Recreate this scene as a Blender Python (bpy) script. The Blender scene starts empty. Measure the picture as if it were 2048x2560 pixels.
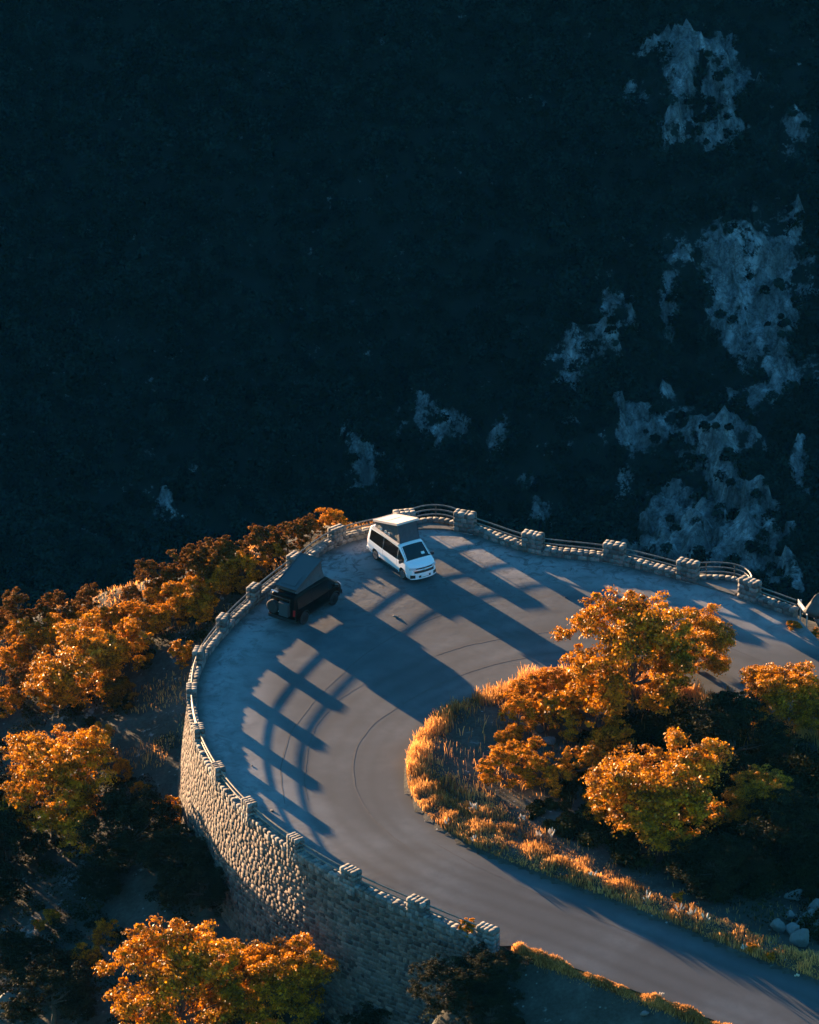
import bpy, math, random
import numpy as np
R = math.radians
rng = np.random.default_rng(7)
SC = bpy.context.scene
COL = SC.collection

# ------------------------------------------------------------------ camera, sky, sun, exposure
PITCH = R(26.0); FPX = 13181.0; CAMH = 138.3; CAMY = -283.6
cam = bpy.data.cameras.new('camera'); cam.lens = 36 * FPX / 2560; cam.sensor_width = 36
cam.clip_start = 1; cam.clip_end = 6000
cam.dof.use_dof = True; cam.dof.focus_distance = 312; cam.dof.aperture_fstop = 2.8
camo = bpy.data.objects.new('camera', cam); COL.objects.link(camo)
camo.location = (0, CAMY, CAMH); camo.rotation_euler = (R(90) - PITCH, 0, 0)
SC.camera = camo

SUN_EL = 5.5; SUN_AZ = 126.5            # math angle of the direction towards the sun, from +x
sx, sy = math.cos(R(SUN_AZ)), math.sin(R(SUN_AZ))
w = bpy.data.worlds.new('World'); SC.world = w; w.use_nodes = True
nt = w.node_tree; bg = nt.nodes['Background']
sky = nt.nodes.new('ShaderNodeTexSky'); sky.sky_type = 'NISHITA'; sky.sun_disc = False
sky.sun_elevation = R(SUN_EL); sky.sun_rotation = R(90 - SUN_AZ)
sky.ozone_density = 6.0; sky.air_density = 1.0; sky.dust_density = 0.3
tint = nt.nodes.new('ShaderNodeMix'); tint.data_type = 'RGBA'; tint.blend_type = 'MULTIPLY'
tint.inputs['Factor'].default_value = 1.0
tint.inputs['B'].default_value = (0.96, 1.0, 0.70, 1)
nt.links.new(sky.outputs['Color'], tint.inputs['A'])
nt.links.new(tint.outputs['Result'], bg.inputs['Color'])
bg.inputs['Strength'].default_value = 0.125

sun = bpy.data.lights.new('sun', 'SUN'); sun.energy = 5.0; sun.angle = R(0.5)
sun.color = (1.0, 0.63, 0.34)
suno = bpy.data.objects.new('sun', sun); COL.objects.link(suno)
ce = math.cos(R(SUN_EL))
from mathutils import Vector
suno.rotation_euler = Vector((sx * ce, sy * ce, math.sin(R(SUN_EL)))).to_track_quat('Z', 'Y').to_euler()
suno.location = (-60, 80, 60)
SC.view_settings.view_transform = 'Standard'; SC.view_settings.look = 'None'
SC.view_settings.gamma = 1.0; SC.view_settings.exposure = 2.75
SC.cycles.diffuse_bounces = 1; SC.cycles.max_bounces = 5; SC.cycles.transparent_max_bounces = 4
SC.cycles.use_denoising = True

# ------------------------------------------------------------------ picture point -> place in the world
def at(px, py, z=0.0):
    u = (px - 1024) / FPX; v = -(py - 1280) / FPX
    dy = math.cos(PITCH) + v * math.sin(PITCH); dz = -math.sin(PITCH) + v * math.cos(PITCH)
    t = (z - CAMH) / dz
    return np.array([u * t, CAMY + dy * t, z])

def zr(x, y):                            # the road dips gently along its lower arm
    u = 0.595 * np.asarray(x, float) - 0.804 * np.asarray(y, float) - 34
    return -0.030 * np.where(u > 0, u * u / (np.abs(u) + 6), 0.0)

def atr(px, py, h=0.0):
    z = h
    for _ in range(12):
        p = at(px, py, z); z = float(zr(p[0], p[1])) + h
    return at(px, py, z)

# ------------------------------------------------------------------ noise
def _hash(ix, iy, iz, seed):
    h = (ix * 374761393 + iy * 668265263 + iz * 1274126177 + seed * 974711) & 0xffffffff
    h = ((h ^ (h >> 13)) * 1274126177) & 0xffffffff
    h = (h ^ (h >> 16)) & 0xffffffff
    return h / 4294967295.0
def vnoise(x, y, z=0.0, seed=0):
    x, y, z = np.broadcast_arrays(np.asarray(x, float), np.asarray(y, float), np.asarray(z, float))
    xi, yi, zi = (np.floor(a).astype(np.int64) for a in (x, y, z))
    f = [a - b for a, b in ((x, xi), (y, yi), (z, zi))]
    f = [a * a * (3 - 2 * a) for a in f]
    out = 0
    for dx in (0, 1):
        for dy in (0, 1):
            for dz in (0, 1):
                wgt = (f[0] if dx else 1 - f[0]) * (f[1] if dy else 1 - f[1]) * (f[2] if dz else 1 - f[2])
                out = out + wgt * _hash(xi + dx, yi + dy, zi + dz, seed)
    return out
def fbm(x, y, z=0.0, o=4, seed=0):
    s = 0; a = 0.5; t = 0
    for k in range(o):
        s = s + a * vnoise(np.asarray(x) * 2 ** k, np.asarray(y) * 2 ** k, np.asarray(z) * 2 ** k, seed + k); t += a; a *= 0.5
    return s / t

# ------------------------------------------------------------------ mesh helpers
def mesh_obj(name, V, Fc, mat, parent=None, smooth=False, attr=None):
    """V (n,3); Fc (m,k) array or list of index tuples"""
    me = bpy.data.meshes.new(name)
    V = np.asarray(V, np.float32)
    if isinstance(Fc, np.ndarray):
        m, k = Fc.shape
        me.vertices.add(len(V)); me.vertices.foreach_set('co', V.ravel())
        me.loops.add(m * k); me.loops.foreach_set('vertex_index', Fc.astype(np.int32).ravel())
        me.polygons.add(m); me.polygons.foreach_set('loop_start', np.arange(0, m * k, k, dtype=np.int32))
        me.update(calc_edges=True)
    else:
        me.from_pydata(V.tolist(), [], [tuple(int(i) for i in f) for f in Fc]); me.update()
    if smooth:
        me.polygons.foreach_set('use_smooth', np.ones(len(me.polygons), bool))
    if attr:
        for an, (dom, val) in attr.items():
            a = me.attributes.new(an, 'FLOAT', dom); a.data.foreach_set('value', np.asarray(val, np.float32))
    mats = mat if isinstance(mat, (list, tuple)) else [mat]
    for m_ in mats: me.materials.append(m_)
    o = bpy.data.objects.new(name, me); COL.objects.link(o)
    if parent is not None: o.parent = parent
    return o

class MB:
    """collects pieces into one mesh"""
    def __init__(s): s.V = []; s.F = []; s.n = 0
    def add(s, V, F):
        V = np.asarray(V, float); s.V.append(V)
        s.F.extend([tuple(int(i) + s.n for i in f) for f in F]); s.n += len(V)
    def box(s, c, d, rz=0.0, M=None):
        q = np.array([(i, j, k) for i in (-.5, .5) for j in (-.5, .5) for k in (-.5, .5)]) * np.array(d)
        if M is not None: q = q @ np.asarray(M).T
        elif rz: 
            c_, s_ = math.cos(rz), math.sin(rz); q = np.stack([q[:, 0] * c_ - q[:, 1] * s_, q[:, 0] * s_ + q[:, 1] * c_, q[:, 2]], 1)
        s.add(q + np.array(c), [(0, 1, 3, 2), (4, 6, 7, 5), (0, 4, 5, 1), (2, 3, 7, 6), (0, 2, 6, 4), (1, 5, 7, 3)])
    def tube(s, pts, rad, n=6, cap=True):
        pts = np.asarray(pts, float); rad = np.broadcast_to(np.asarray(rad, float), (len(pts),))
        rings = []
        up = np.array([0, 0, 1.0])
        for i, p in enumerate(pts):
            t = pts[min(i + 1, len(pts) - 1)] - pts[max(i - 1, 0)]; t = t / (np.linalg.norm(t) + 1e-9)
            a = np.cross(t, up if abs(t[2]) < 0.95 else np.array([1.0, 0, 0])); a /= np.linalg.norm(a); b = np.cross(t, a)
            an = np.arange(n) * 2 * math.pi / n
            rings.append(p + rad[i] * (np.cos(an)[:, None] * a + np.sin(an)[:, None] * b))
        F = []
        for i in range(len(pts) - 1):
            for j in range(n):
                F.append((i * n + j, i * n + (j + 1) % n, (i + 1) * n + (j + 1) % n, (i + 1) * n + j))
        if cap: F.append(tuple(range(n))[::-1]); F.append(tuple((len(pts) - 1) * n + j for j in range(n)))
        s.add(np.concatenate(rings), F)
    def prism(s, poly, axis, a, b):
        """closed outline in the plane across `axis`, thick from a to b"""
        n = len(poly); P = []
        for h in (a, b):
            for u, v in poly:
                q = [u, v]; q.insert(axis, h); P.append(q)
        F = [tuple(range(n))[::-1], tuple(range(n, 2 * n))] + [(i, (i + 1) % n, n + (i + 1) % n, n + i) for i in range(n)]
        s.add(P, F)
    def lathe_y(s, prof, c, n=20):
        """prof: (radius, y) list turned about the y axis through c"""
        an = np.arange(n) * 2 * math.pi / n; V = []
        for r, y in prof: V += [(c[0] + r * math.cos(a), c[1] + y, c[2] + r * math.sin(a)) for a in an]
        F = []
        for i in range(len(prof) - 1):
            for j in range(n): F.append((i * n + j, i * n + (j + 1) % n, (i + 1) * n + (j + 1) % n, (i + 1) * n + j))
        F.append(tuple(range(n))); F.append(tuple((len(prof) - 1) * n + j for j in range(n))[::-1])
        s.add(V, F)
    def build(s, name, mat, parent=None, smooth=False):
        return mesh_obj(name, np.concatenate(s.V), s.F, mat, parent, smooth)

def tag(o, label=None, cat=None, group=None, kind=None):
    if label: o['label'] = label
    if cat: o['category'] = cat
    if group: o['group'] = group
    if kind: o['kind'] = kind
    return o
def empty(name, loc=(0, 0, 0), rz=0.0):
    o = bpy.data.objects.new(name, None); COL.objects.link(o); o.location = loc; o.rotation_euler = (0, 0, rz)
    o.empty_display_size = 0.3
    return o

# ------------------------------------------------------------------ materials
def newmat(name):
    m = bpy.data.materials.new(name); m.use_nodes = True
    return m, m.node_tree, m.node_tree.nodes['Principled BSDF']
def simple(name, col, rough=0.5, metal=0.0, spec=0.5, coat=0.0, var=0.0, scale=6.0):
    m, t, b = newmat(name)
    b.inputs['Base Color'].default_value = (*col, 1); b.inputs['Roughness'].default_value = rough
    b.inputs['Metallic'].default_value = metal; b.inputs['Specular IOR Level'].default_value = spec
    b.inputs['Coat Weight'].default_value = coat
    if var:
        tc = t.nodes.new('ShaderNodeTexCoord'); n = t.nodes.new('ShaderNodeTexNoise'); n.inputs['Scale'].default_value = scale
        n.inputs['Detail'].default_value = 6
        r = t.nodes.new('ShaderNodeValToRGB')
        r.color_ramp.elements[0].position = .3; r.color_ramp.elements[1].position = .7
        r.color_ramp.elements[0].color = (*[c * (1 - var) for c in col], 1); r.color_ramp.elements[1].color = (*[min(1, c * (1 + var)) for c in col], 1)
        t.links.new(tc.outputs['Object'], n.inputs['Vector']); t.links.new(n.outputs['Fac'], r.inputs['Fac'])
        t.links.new(r.outputs['Color'], b.inputs['Base Color'])
    return m
def N(t, kind, **kw):
    n = t.nodes.new(kind)
    for k, v in kw.items():
        if k in n.inputs: n.inputs[k].default_value = v
        else: setattr(n, k, v)
    return n
def ramp(t, src, stops):
    r = t.nodes.new('ShaderNodeValToRGB'); e = r.color_ramp.elements
    while len(e) < len(stops): e.new(0.5)
    for el, (p, c) in zip(e, stops):
        el.position = p; el.color = (*c, 1) if len(c) == 3 else c
    t.links.new(src, r.inputs['Fac']); return r.outputs['Color']
def mixc(t, fac, a, b, mode='MIX'):
    m = t.nodes.new('ShaderNodeMix'); m.data_type = 'RGBA'; m.blend_type = mode
    for sock, v in (('Factor', fac), ('A', a), ('B', b)):
        s = [i for i in m.inputs if i.name == sock and (i.type == 'RGBA' or sock == 'Factor') and (sock != 'Factor' or i.type == 'VALUE')][0]
        if isinstance(v, bpy.types.NodeSocket): t.links.new(v, s)
        elif isinstance(v, (int, float)): s.default_value = v
        else: s.default_value = (*v, 1)
    return [o for o in m.outputs if o.type == 'RGBA'][0]
def mth(t, op, a, b=None, clamp=False):
    m = t.nodes.new('ShaderNodeMath'); m.operation = op; m.use_clamp = clamp
    for i, v in enumerate((a, b)):
        if v is None: continue
        if isinstance(v, bpy.types.NodeSocket): t.links.new(v, m.inputs[i])
        else: m.inputs[i].default_value = v
    return m.outputs[0]
def noise(t, vec, scale, detail=5, rough=.55, dist=0.0):
    n = N(t, 'ShaderNodeTexNoise', Scale=scale, Detail=detail, Roughness=rough, Distortion=dist)
    t.links.new(vec, n.inputs['Vector']); return n.outputs['Fac']
def bump(t, b, h, strength, dist=0.1):
    n = N(t, 'ShaderNodeBump', Strength=strength, Distance=dist); t.links.new(h, n.inputs['Height'])
    t.links.new(n.outputs['Normal'], b.inputs['Normal'])
def attr(t, name):
    a = t.nodes.new('ShaderNodeAttribute'); a.attribute_name = name; return a.outputs['Fac']
def objco(t): return t.nodes.new('ShaderNodeTexCoord').outputs['Object']

def mat_road():
    m, t, b = newmat('asphalt'); v = objco(t)
    fine = noise(t, v, 30, 3, .7); mid = noise(t, v, .9, 6, .6); big = noise(t, v, .16, 4, .55, .6)
    c = ramp(t, fine, [(.3, (.050, .058, .063)), (.7, (.098, .110, .117))])
    c = mixc(t, ramp(t, mid, [(.38, (0, 0, 0)), (.66, (1, 1, 1))]), c, (.100, .107, .110))
    c = mixc(t, mth(t, 'MULTIPLY', ramp(t, big, [(.42, (0, 0, 0)), (.58, (1, 1, 1))]), .7), c, (.055, .060, .063))
    # crumbled, patched surface on the parking side, pale dust along the parapet
    dust = attr(t, 'dust')
    dn = mth(t, 'MULTIPLY', dust, ramp(t, noise(t, v, .7, 6, .65, .4), [(.28, (.35, .35, .35)), (.55, (1, 1, 1))]))
    c = mixc(t, mth(t, 'MULTIPLY', dn, .8), c, (.27, .27, .265))
    pot = attr(t, 'worn')
    pn = mth(t, 'MULTIPLY', pot, ramp(t, noise(t, v, 1.1, 7, .7, 1.2), [(.50, (0, 0, 0)), (.60, (1, 1, 1))]))
    c = mixc(t, mth(t, 'MULTIPLY', pn, .7), c, (.055, .054, .053))
    edge = attr(t, 'grime')
    c = mixc(t, mth(t, 'MULTIPLY', edge, .75), c, (.045, .043, .036))
    c = mixc(t, mth(t, 'MULTIPLY', attr(t, 'track'), .42), c, (.034, .037, .039))
    t.links.new(c, b.inputs['Base Color']); b.inputs['Roughness'].default_value = .92; b.inputs['Specular IOR Level'].default_value = .25
    h = mth(t, 'ADD', mth(t, 'MULTIPLY', mth(t, 'MULTIPLY', noise(t, v, 1.3, 6, .6), pot), 1.6), mth(t, 'MULTIPLY', fine, .05))
    bump(t, b, h, .35, .05)
    return m
def mat_tar():
    m, t, b = newmat('tar_seam'); v = objco(t)
    c = ramp(t, noise(t, v, 3, 4), [(.3, (.030, .031, .032)), (.7, (.055, .056, .057))])
    t.links.new(c, b.inputs['Base Color']); b.inputs['Roughness'].default_value = .8
    return m
def mat_ground():
    m, t, b = newmat('hillside_ground'); v = objco(t)
    n1 = noise(t, v, .5, 7, .65); n2 = noise(t, v, 5, 5, .7)
    soil = ramp(t, n1, [(.30, (.016, .016, .011)), (.47, (.036, .034, .025)), (.62, (.085, .082, .072)), (.75, (.17, .165, .15))])
    soil = mixc(t, .5, soil, ramp(t, n2, [(.3, (.022, .022, .016)), (.7, (.08, .078, .066))]))
    vor = N(t, 'ShaderNodeTexVoronoi', Scale=2.2); t.links.new(v, vor.inputs['Vector'])
    st = ramp(t, vor.outputs['Distance'], [(.10, (1, 1, 1)), (.18, (0, 0, 0))])
    sel = ramp(t, noise(t, v, .35, 3), [(.48, (0, 0, 0)), (.6, (1, 1, 1))])
    soil = mixc(t, mth(t, 'MULTIPLY', mth(t, 'MULTIPLY', st, sel), .8), soil, (.30, .29, .27))
    rk = attr(t, 'rock')
    mp = N(t, 'ShaderNodeMapping'); mp.inputs['Scale'].default_value = (1, .8, .35); t.links.new(v, mp.inputs['Vector'])
    rn = noise(t, mp.outputs['Vector'], .35, 9, .62, .5); rn2 = noise(t, mp.outputs['Vector'], 1.2, 6, .7, .3)
    rock = ramp(t, rn, [(.36, (.022, .022, .02)), (.46, (.09, .087, .083)), (.55, (.23, .22, .21)), (.66, (.60, .57, .54))])
    rock = mixc(t, .4, rock, ramp(t, rn2, [(.36, (.03, .03, .028)), (.64, (.46, .44, .42))]))
    vc = N(t, 'ShaderNodeTexVoronoi', Scale=.55); vc.feature = 'DISTANCE_TO_EDGE'
    wn = N(t, 'ShaderNodeTexNoise', Scale=.35, Detail=6); t.links.new(v, wn.inputs['Vector']); wm = t.nodes.new('ShaderNodeVectorMath'); wm.operation = 'SCALE'; wm.inputs['Scale'].default_value = 9.0; t.links.new(wn.outputs['Color'], wm.inputs[0])
    wa = t.nodes.new('ShaderNodeVectorMath'); wa.operation = 'ADD'; t.links.new(mp.outputs['Vector'], wa.inputs[0]); t.links.new(wm.outputs[0], wa.inputs[1]); wv = wa.outputs[0]; t.links.new(wv, vc.inputs['Vector'])
    rock = mixc(t, ramp(t, vc.outputs['Distance'], [(.0, (.65, .65, .65)), (.08, (0, 0, 0))]), rock, (.03, .03, .03))
    k = ramp(t, mth(t, 'ADD', rk, mth(t, 'MULTIPLY', mth(t, 'SUBTRACT', noise(t, v, .42, 9, .72), .5), 3.6)), [(.40, (0, 0, 0)), (.62, (1, 1, 1))])
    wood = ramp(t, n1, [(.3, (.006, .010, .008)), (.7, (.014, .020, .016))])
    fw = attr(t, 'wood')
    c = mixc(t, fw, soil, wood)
    c = mixc(t, k, c, rock)
    t.links.new(c, b.inputs['Base Color']); b.inputs['Roughness'].default_value = .95; b.inputs['Specular IOR Level'].default_value = .2
    bump(t, b, mth(t, 'ADD', mth(t, 'MULTIPLY', n2, .12), mth(t, 'MULTIPLY', mth(t, 'MULTIPLY', rk, rn2), 2.5)), .75, .6)
    return m
def mat_stone(name, a, b_, mortar=False, scale=1.0):
    m, t, b = newmat(name); v = objco(t)
    r = attr(t, 'rnd')
    c = ramp(t, r, [(0, a), (.5, tuple((x + y) / 2 for x, y in zip(a, b_))), (1, b_)])
    n = noise(t, v, 9 * scale, 6, .7)
    c = mixc(t, ramp(t, n, [(.35, (.0, .0, .0)), (.75, (.6, .6, .6))]), c, tuple(x * .55 for x in a))
    c = mixc(t, ramp(t, noise(t, v, .8, 4), [(.5, (0, 0, 0)), (.7, (.5, .5, .5))]), c, (.10, .095, .08))
    t.links.new(c, b.inputs['Base Color']); b.inputs['Roughness'].default_value = .9; b.inputs['Specular IOR Level'].default_value = .3
    bump(t, b, n, .6, .03)
    return m
def mat_leaf(name, lo, hi, trans=.35, rough=.45, spec=.3):
    m, t, b = newmat(name)
    c = ramp(t, attr(t, 'rnd'), [(0, lo), (.40, tuple(l_ * .6 + h_ * .30 for l_, h_ in zip(lo, hi))), (.72, hi)])
    b.inputs['Roughness'].default_value = rough; b.inputs['Specular IOR Level'].default_value = spec
    t.links.new(c, b.inputs['Base Color'])
    tr = N(t, 'ShaderNodeBsdfTranslucent'); t.links.new(c, tr.inputs['Color'])
    mx = N(t, 'ShaderNodeMixShader'); mx.inputs[0].default_value = trans
    t.links.new(b.outputs[0], mx.inputs[1]); t.links.new(tr.outputs[0], mx.inputs[2])
    t.links.new(mx.outputs[0], t.nodes['Material Output'].inputs['Surface'])
    return m
M_ROAD = mat_road(); M_TAR = mat_tar(); M_GROUND = mat_ground()
M_STONE = mat_stone('parapet_stone', (.075, .073, .070), (.27, .255, .235))
M_WALL = mat_stone('rubble_stone', (.032, .028, .026), (.21, .158, .125))
M_MORTAR = simple('mortar', (.10, .095, .085), .95, var=.3, scale=4)
M_ROCK = mat_stone('limestone', (.07, .069, .066), (.22, .21, .20), scale=.3)
M_BARK = simple('bark', (.07, .055, .04), .9, var=.4, scale=8)
M_OAK = mat_leaf('oak_leaves', (.020, .012, .004), (.84, .32, .008), .28, .5, .2)
M_OAK_SHADE = mat_leaf('oak_leaves_shaded', (.008, .010, .006), (.038, .034, .013), .2, .8, .08)  # darkened copy of the oak leaves: shade put into the colour
M_JUN = mat_leaf('juniper_leaves', (.022, .013, .005), (.30, .115, .016), .22, .8, .1)
M_BROOM = mat_leaf('broom_leaves', (.04, .020, .005), (.80, .295, .012), .3, .7, .12)
M_STRAW = mat_leaf('dry_grass', (.09, .036, .010), (.94, .45, .13), .4, .8, .1)
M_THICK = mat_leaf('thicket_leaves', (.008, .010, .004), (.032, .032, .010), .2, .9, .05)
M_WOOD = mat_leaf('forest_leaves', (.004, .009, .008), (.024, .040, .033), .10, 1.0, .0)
M_RAIL = simple('railing_iron', (.13, .11, .09), .5, .6, var=.4, scale=5)

# ------------------------------------------------------------------ the curves of the place
PIL_PX = [(1220, 2317), (1046, 2246), (877, 2171), (739, 2090), (623, 2000), (546, 1911), (497, 1816), (479, 1715), (497, 1622),
          (558, 1541), (635, 1464), (735, 1386), (842, 1317), (1011, 1277), (1163, 1281), (1333, 1332), (1537, 1358), (1721, 1403), (1875, 1450)]
PIL_H = 1.28
PHS = [1.16] * 9 + [1.08] + [1.16] * 3 + [1.25] * 6
PLS = [1.1, 1.1, 1.05] + [.86] * 9 + [1.0] + [1.28] * 6
PIL = np.array([atr(x, y, h)[:2] for (x, y), h in zip(PIL_PX, PHS)])
END = atr(1990, 1528, .3)[:2]
CTRL = np.vstack([PIL, END])
def catmull(P, i, n):
    p0 = P[max(i - 1, 0)]; p1 = P[i]; p2 = P[i + 1]; p3 = P[min(i + 2, len(P) - 1)]
    t = np.linspace(0, 1, n)[:, None]
    return .5 * ((2 * p1) + (-p0 + p2) * t + (2 * p0 - 5 * p1 + 4 * p2 - p3) * t ** 2 + (-p0 + 3 * p1 - 3 * p2 + p3) * t ** 3)
BULGE = {13: 1.35, 17: 1.6}
def bay_curve(i, n=14):
    c = catmull(CTRL, i, n)
    if i in BULGE:
        d = CTRL[i + 1] - CTRL[i]; nrm = np.array([-d[1], d[0]]) / np.linalg.norm(d)
        t = np.linspace(0, 1, n)
        s = np.sin(math.pi * t) ** .6 if i == 13 else np.sin(math.pi * t ** 1.25) ** .6
        c = CTRL[i] + d * t[:, None] + nrm * (BULGE[i] * s)[:, None]
    return c
NB = len(CTRL) - 1
BAYS = [bay_curve(i) for i in range(NB)]
PARA = np.vstack([b[:-1] for b in BAYS] + [CTRL[-1:]])
SMOOTH_PARA = np.vstack([catmull(CTRL, i, 14)[:-1] for i in range(NB)] + [CTRL[-1:]])
def pxl(l): return np.array([atr(*p)[:2] for p in l])
LOW_EDGE = pxl([(3300, 3125), (2400, 2785), (1816, 2562), (1530, 2455), (1380, 2398), (1290, 2364)])
RIGHT_EDGE = pxl([(2048, 1602), (2300, 1702), (2800, 1880), (3400, 2080)])
OUTER = np.vstack([LOW_EDGE, PARA, RIGHT_EDGE])
k_ = 1.187
INNER = pxl([(3300, 2990), (2500, 2650), (2018, 2445)] + [(x * k_, y * k_) for x, y in
        [(1600, 2027), (1500, 1985), (1400, 1943), (1300, 1903), (1200, 1868), (1100, 1830), (1000, 1792), (940, 1757), (900, 1727),
         (868, 1690), (853, 1650), (856, 1600), (880, 1550), (925, 1503), (1010, 1463), (1100, 1428), (1210, 1412)]]
        + [(1600, 1700), (1800, 1745), (2048, 1840), (2300, 1930), (2800, 2110), (3400, 2330)])
def resample(P, n):
    d = np.r_[0, np.cumsum(np.linalg.norm(np.diff(P, axis=0), axis=1))]
    s = np.linspace(0, d[-1], n)
    return np.stack([np.interp(s, d, P[:, 0]), np.interp(s, d, P[:, 1])], 1)
def smooth(P, it=2):
    for _ in range(it): P = np.vstack([P[:1], (P[:-2] + 2 * P[1:-1] + P[2:]) / 4, P[-1:]])
    return P
INNER = smooth(resample(INNER, 260), 6)
def dist_poly(x, y, P):
    x = np.asarray(x, float).ravel(); y = np.asarray(y, float).ravel()
    best = np.full(x.shape, 1e9); arg = np.zeros(x.shape)
    for i in range(len(P) - 1):
        a = P[i]; d = P[i + 1] - a; L2 = d @ d + 1e-12
        t = np.clip(((x - a[0]) * d[0] + (y - a[1]) * d[1]) / L2, 0, 1)
        q = (x - a[0] - t * d[0]) ** 2 + (y - a[1] - t * d[1]) ** 2
        m = q < best; best[m] = q[m]; arg[m] = i + t[m]
    return np.sqrt(best), arg
def inside(x, y, P):
    x = np.asarray(x, float).ravel(); y = np.asarray(y, float).ravel(); c = np.zeros(x.shape, bool)
    j = len(P) - 1
    for i in range(len(P)):
        xi, yi = P[i]; xj, yj = P[j]
        if yi != yj:
            c ^= ((yi > y) != (yj > y)) & (x < (xj - xi) * (y - yi) / (yj - yi) + xi)
        j = i
    return c
far_r = [(400, OUTER[-1][1] - 40), (400, OUTER[0][1] - 60)]
OUT_POLY = np.vstack([OUTER, far_r])
INN_POLY = np.vstack([INNER, [(400, INNER[-1][1] - 60), (400, INNER[0][1] - 40)]])

# ------------------------------------------------------------------ terrain
def hill(x, y):
    return -2.1 + .155 * (y + 8) + .36 * np.maximum(np.minimum(x + 10.5, 0), -13) + .10 * np.maximum(np.minimum(x + 23.5, 0), -40)
def on_hill(px, py):
    z = -3.0
    for _ in range(60):
        p = at(px, py, z); z = .6 * z + .4 * float(hill(p[0], p[1]))
    return p[:2]
CR = np.array([on_hill(x, y) for x, y in [(-400, 1680), (0, 1572), (150, 1540), (300, 1492), (500, 1440), (700, 1376), (835, 1325)]])
FARX = np.r_[CR[:, 0], [PIL[13][0], PIL[14][0], 4.5, 8, 13, 17.3, 19.5, 24, 30, 60]]
FARY = np.r_[CR[:, 1], [PIL[13][1] + 1.0, PIL[14][1] + .8, PIL[14][1] + .3, PIL[15][1] + .7, PIL[16][1] + .7, PIL[17][1] + 1.9, PIL[18][1] + 1.2, PIL[18][1] - 2.5, PIL[18][1] - 6, PIL[18][1] - 25]]
def terr(x, y, fine=True):
    shp = np.shape(x); x = np.asarray(x, float).ravel(); y = np.asarray(y, float).ravel()
    d, arg = dist_poly(x, y, OUTER)
    ins = inside(x, y, OUT_POLY); isl = inside(x, y, INN_POLY)
    # hillside left of and below the wall
    zl = hill(x, y) + 1.1 * (fbm(x * .11 + 3, y * .11, o=3, seed=5) - .5)
    zl = np.where(y < -62, zl - .45 * (-62 - y), zl)
    nlow = len(LOW_EDGE)
    wbank = np.clip((nlow + 14 - arg) / 14.0, 0, 1)        # no wall below the lower arm: a grassy bank
    wbank = wbank * wbank * (3 - 2 * wbank)
    bank = zr(x, y) - .12 - .62 * np.maximum(d - .3, 0)
    zl = np.where(wbank > 0, zl * (1 - wbank) + np.maximum(bank, zl - 3) * wbank, zl)
    near = np.clip(-(x + 4) / 5.0, 0, 1)
    lowside = np.clip((-(y + 20)) / 8.0, 0, 1)
    kk = np.maximum(near, lowside)
    z0 = -.9 * (1 - kk) + zl * kk
    yc = np.interp(x, FARX, FARY)
    over = np.maximum(y - yc, 0)
    drop = np.where(over < 3, .16 * over ** 2, .16 * 9 + .97 * (over - 3))
    zo = z0 - drop
    zo = np.where(over > 0, zo - np.minimum(over, 30) * .25 * (fbm(x * .05, y * .05, o=3, seed=9) - .5), zo)
    # opposite side of the valley
    big = 26 * (fbm(x * .018 + 7, y * .018, o=4, seed=21) - .5)
    opp = -197 + .80 * np.maximum(y - 400, 0) + .10 * np.maximum(400 - y, 0) * 0 + big * np.clip((y - 330) / 80, 0, 1)
    opp = np.where(y > 670, np.minimum(opp, 19 + .12 * (y - 670)), opp)
    zo = np.maximum(zo, opp)
    zo = np.where((y < -200), np.minimum(zo, -60), zo)
    # platform
    di, _ = dist_poly(x, y, INNER)
    zin = zr(x, y) - .12
    zin = zin - .5 * np.clip(1 - d / 1.3, 0, 1) * (wbank < .5)
    zis = zr(x, y) + .03 + .38 * np.exp(-((di - 1.0) / .8) ** 2) * np.clip((-(y + 28)) / 6, 0, 1) - .035 * np.clip(di - 1.2, 0, 12) + .22 * (fbm(x * .5, y * .5, o=3, seed=3) - .5) * np.clip(di / 2, 0, 1)
    zin = np.where(isl, zis, zin)
    z = np.where(ins, zin, zo)
    if fine:
        z = z + np.where(ins, 0, .25 * (fbm(x * .9, y * .9, o=3, seed=31) - .5) * np.clip(d / 1.5, 0, 1))
    return z.reshape(shp)
def terr1(x, y): return float(terr(np.array([x]), np.array([y]))[0])
def hit(px, py, h=0.0):
    """where the sight line through a picture point meets the terrain (plus h)"""
    zs = np.concatenate([np.linspace(10, -20, 151), np.linspace(-20.5, -260, 480)])
    P = np.array([at(px, py, z) for z in zs])
    g = terr(P[:, 0], P[:, 1], False) + h
    bad = np.nonzero(P[:, 2] <= g)[0]
    i = bad[0] if len(bad) else len(zs) - 1
    return P[i]

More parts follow.
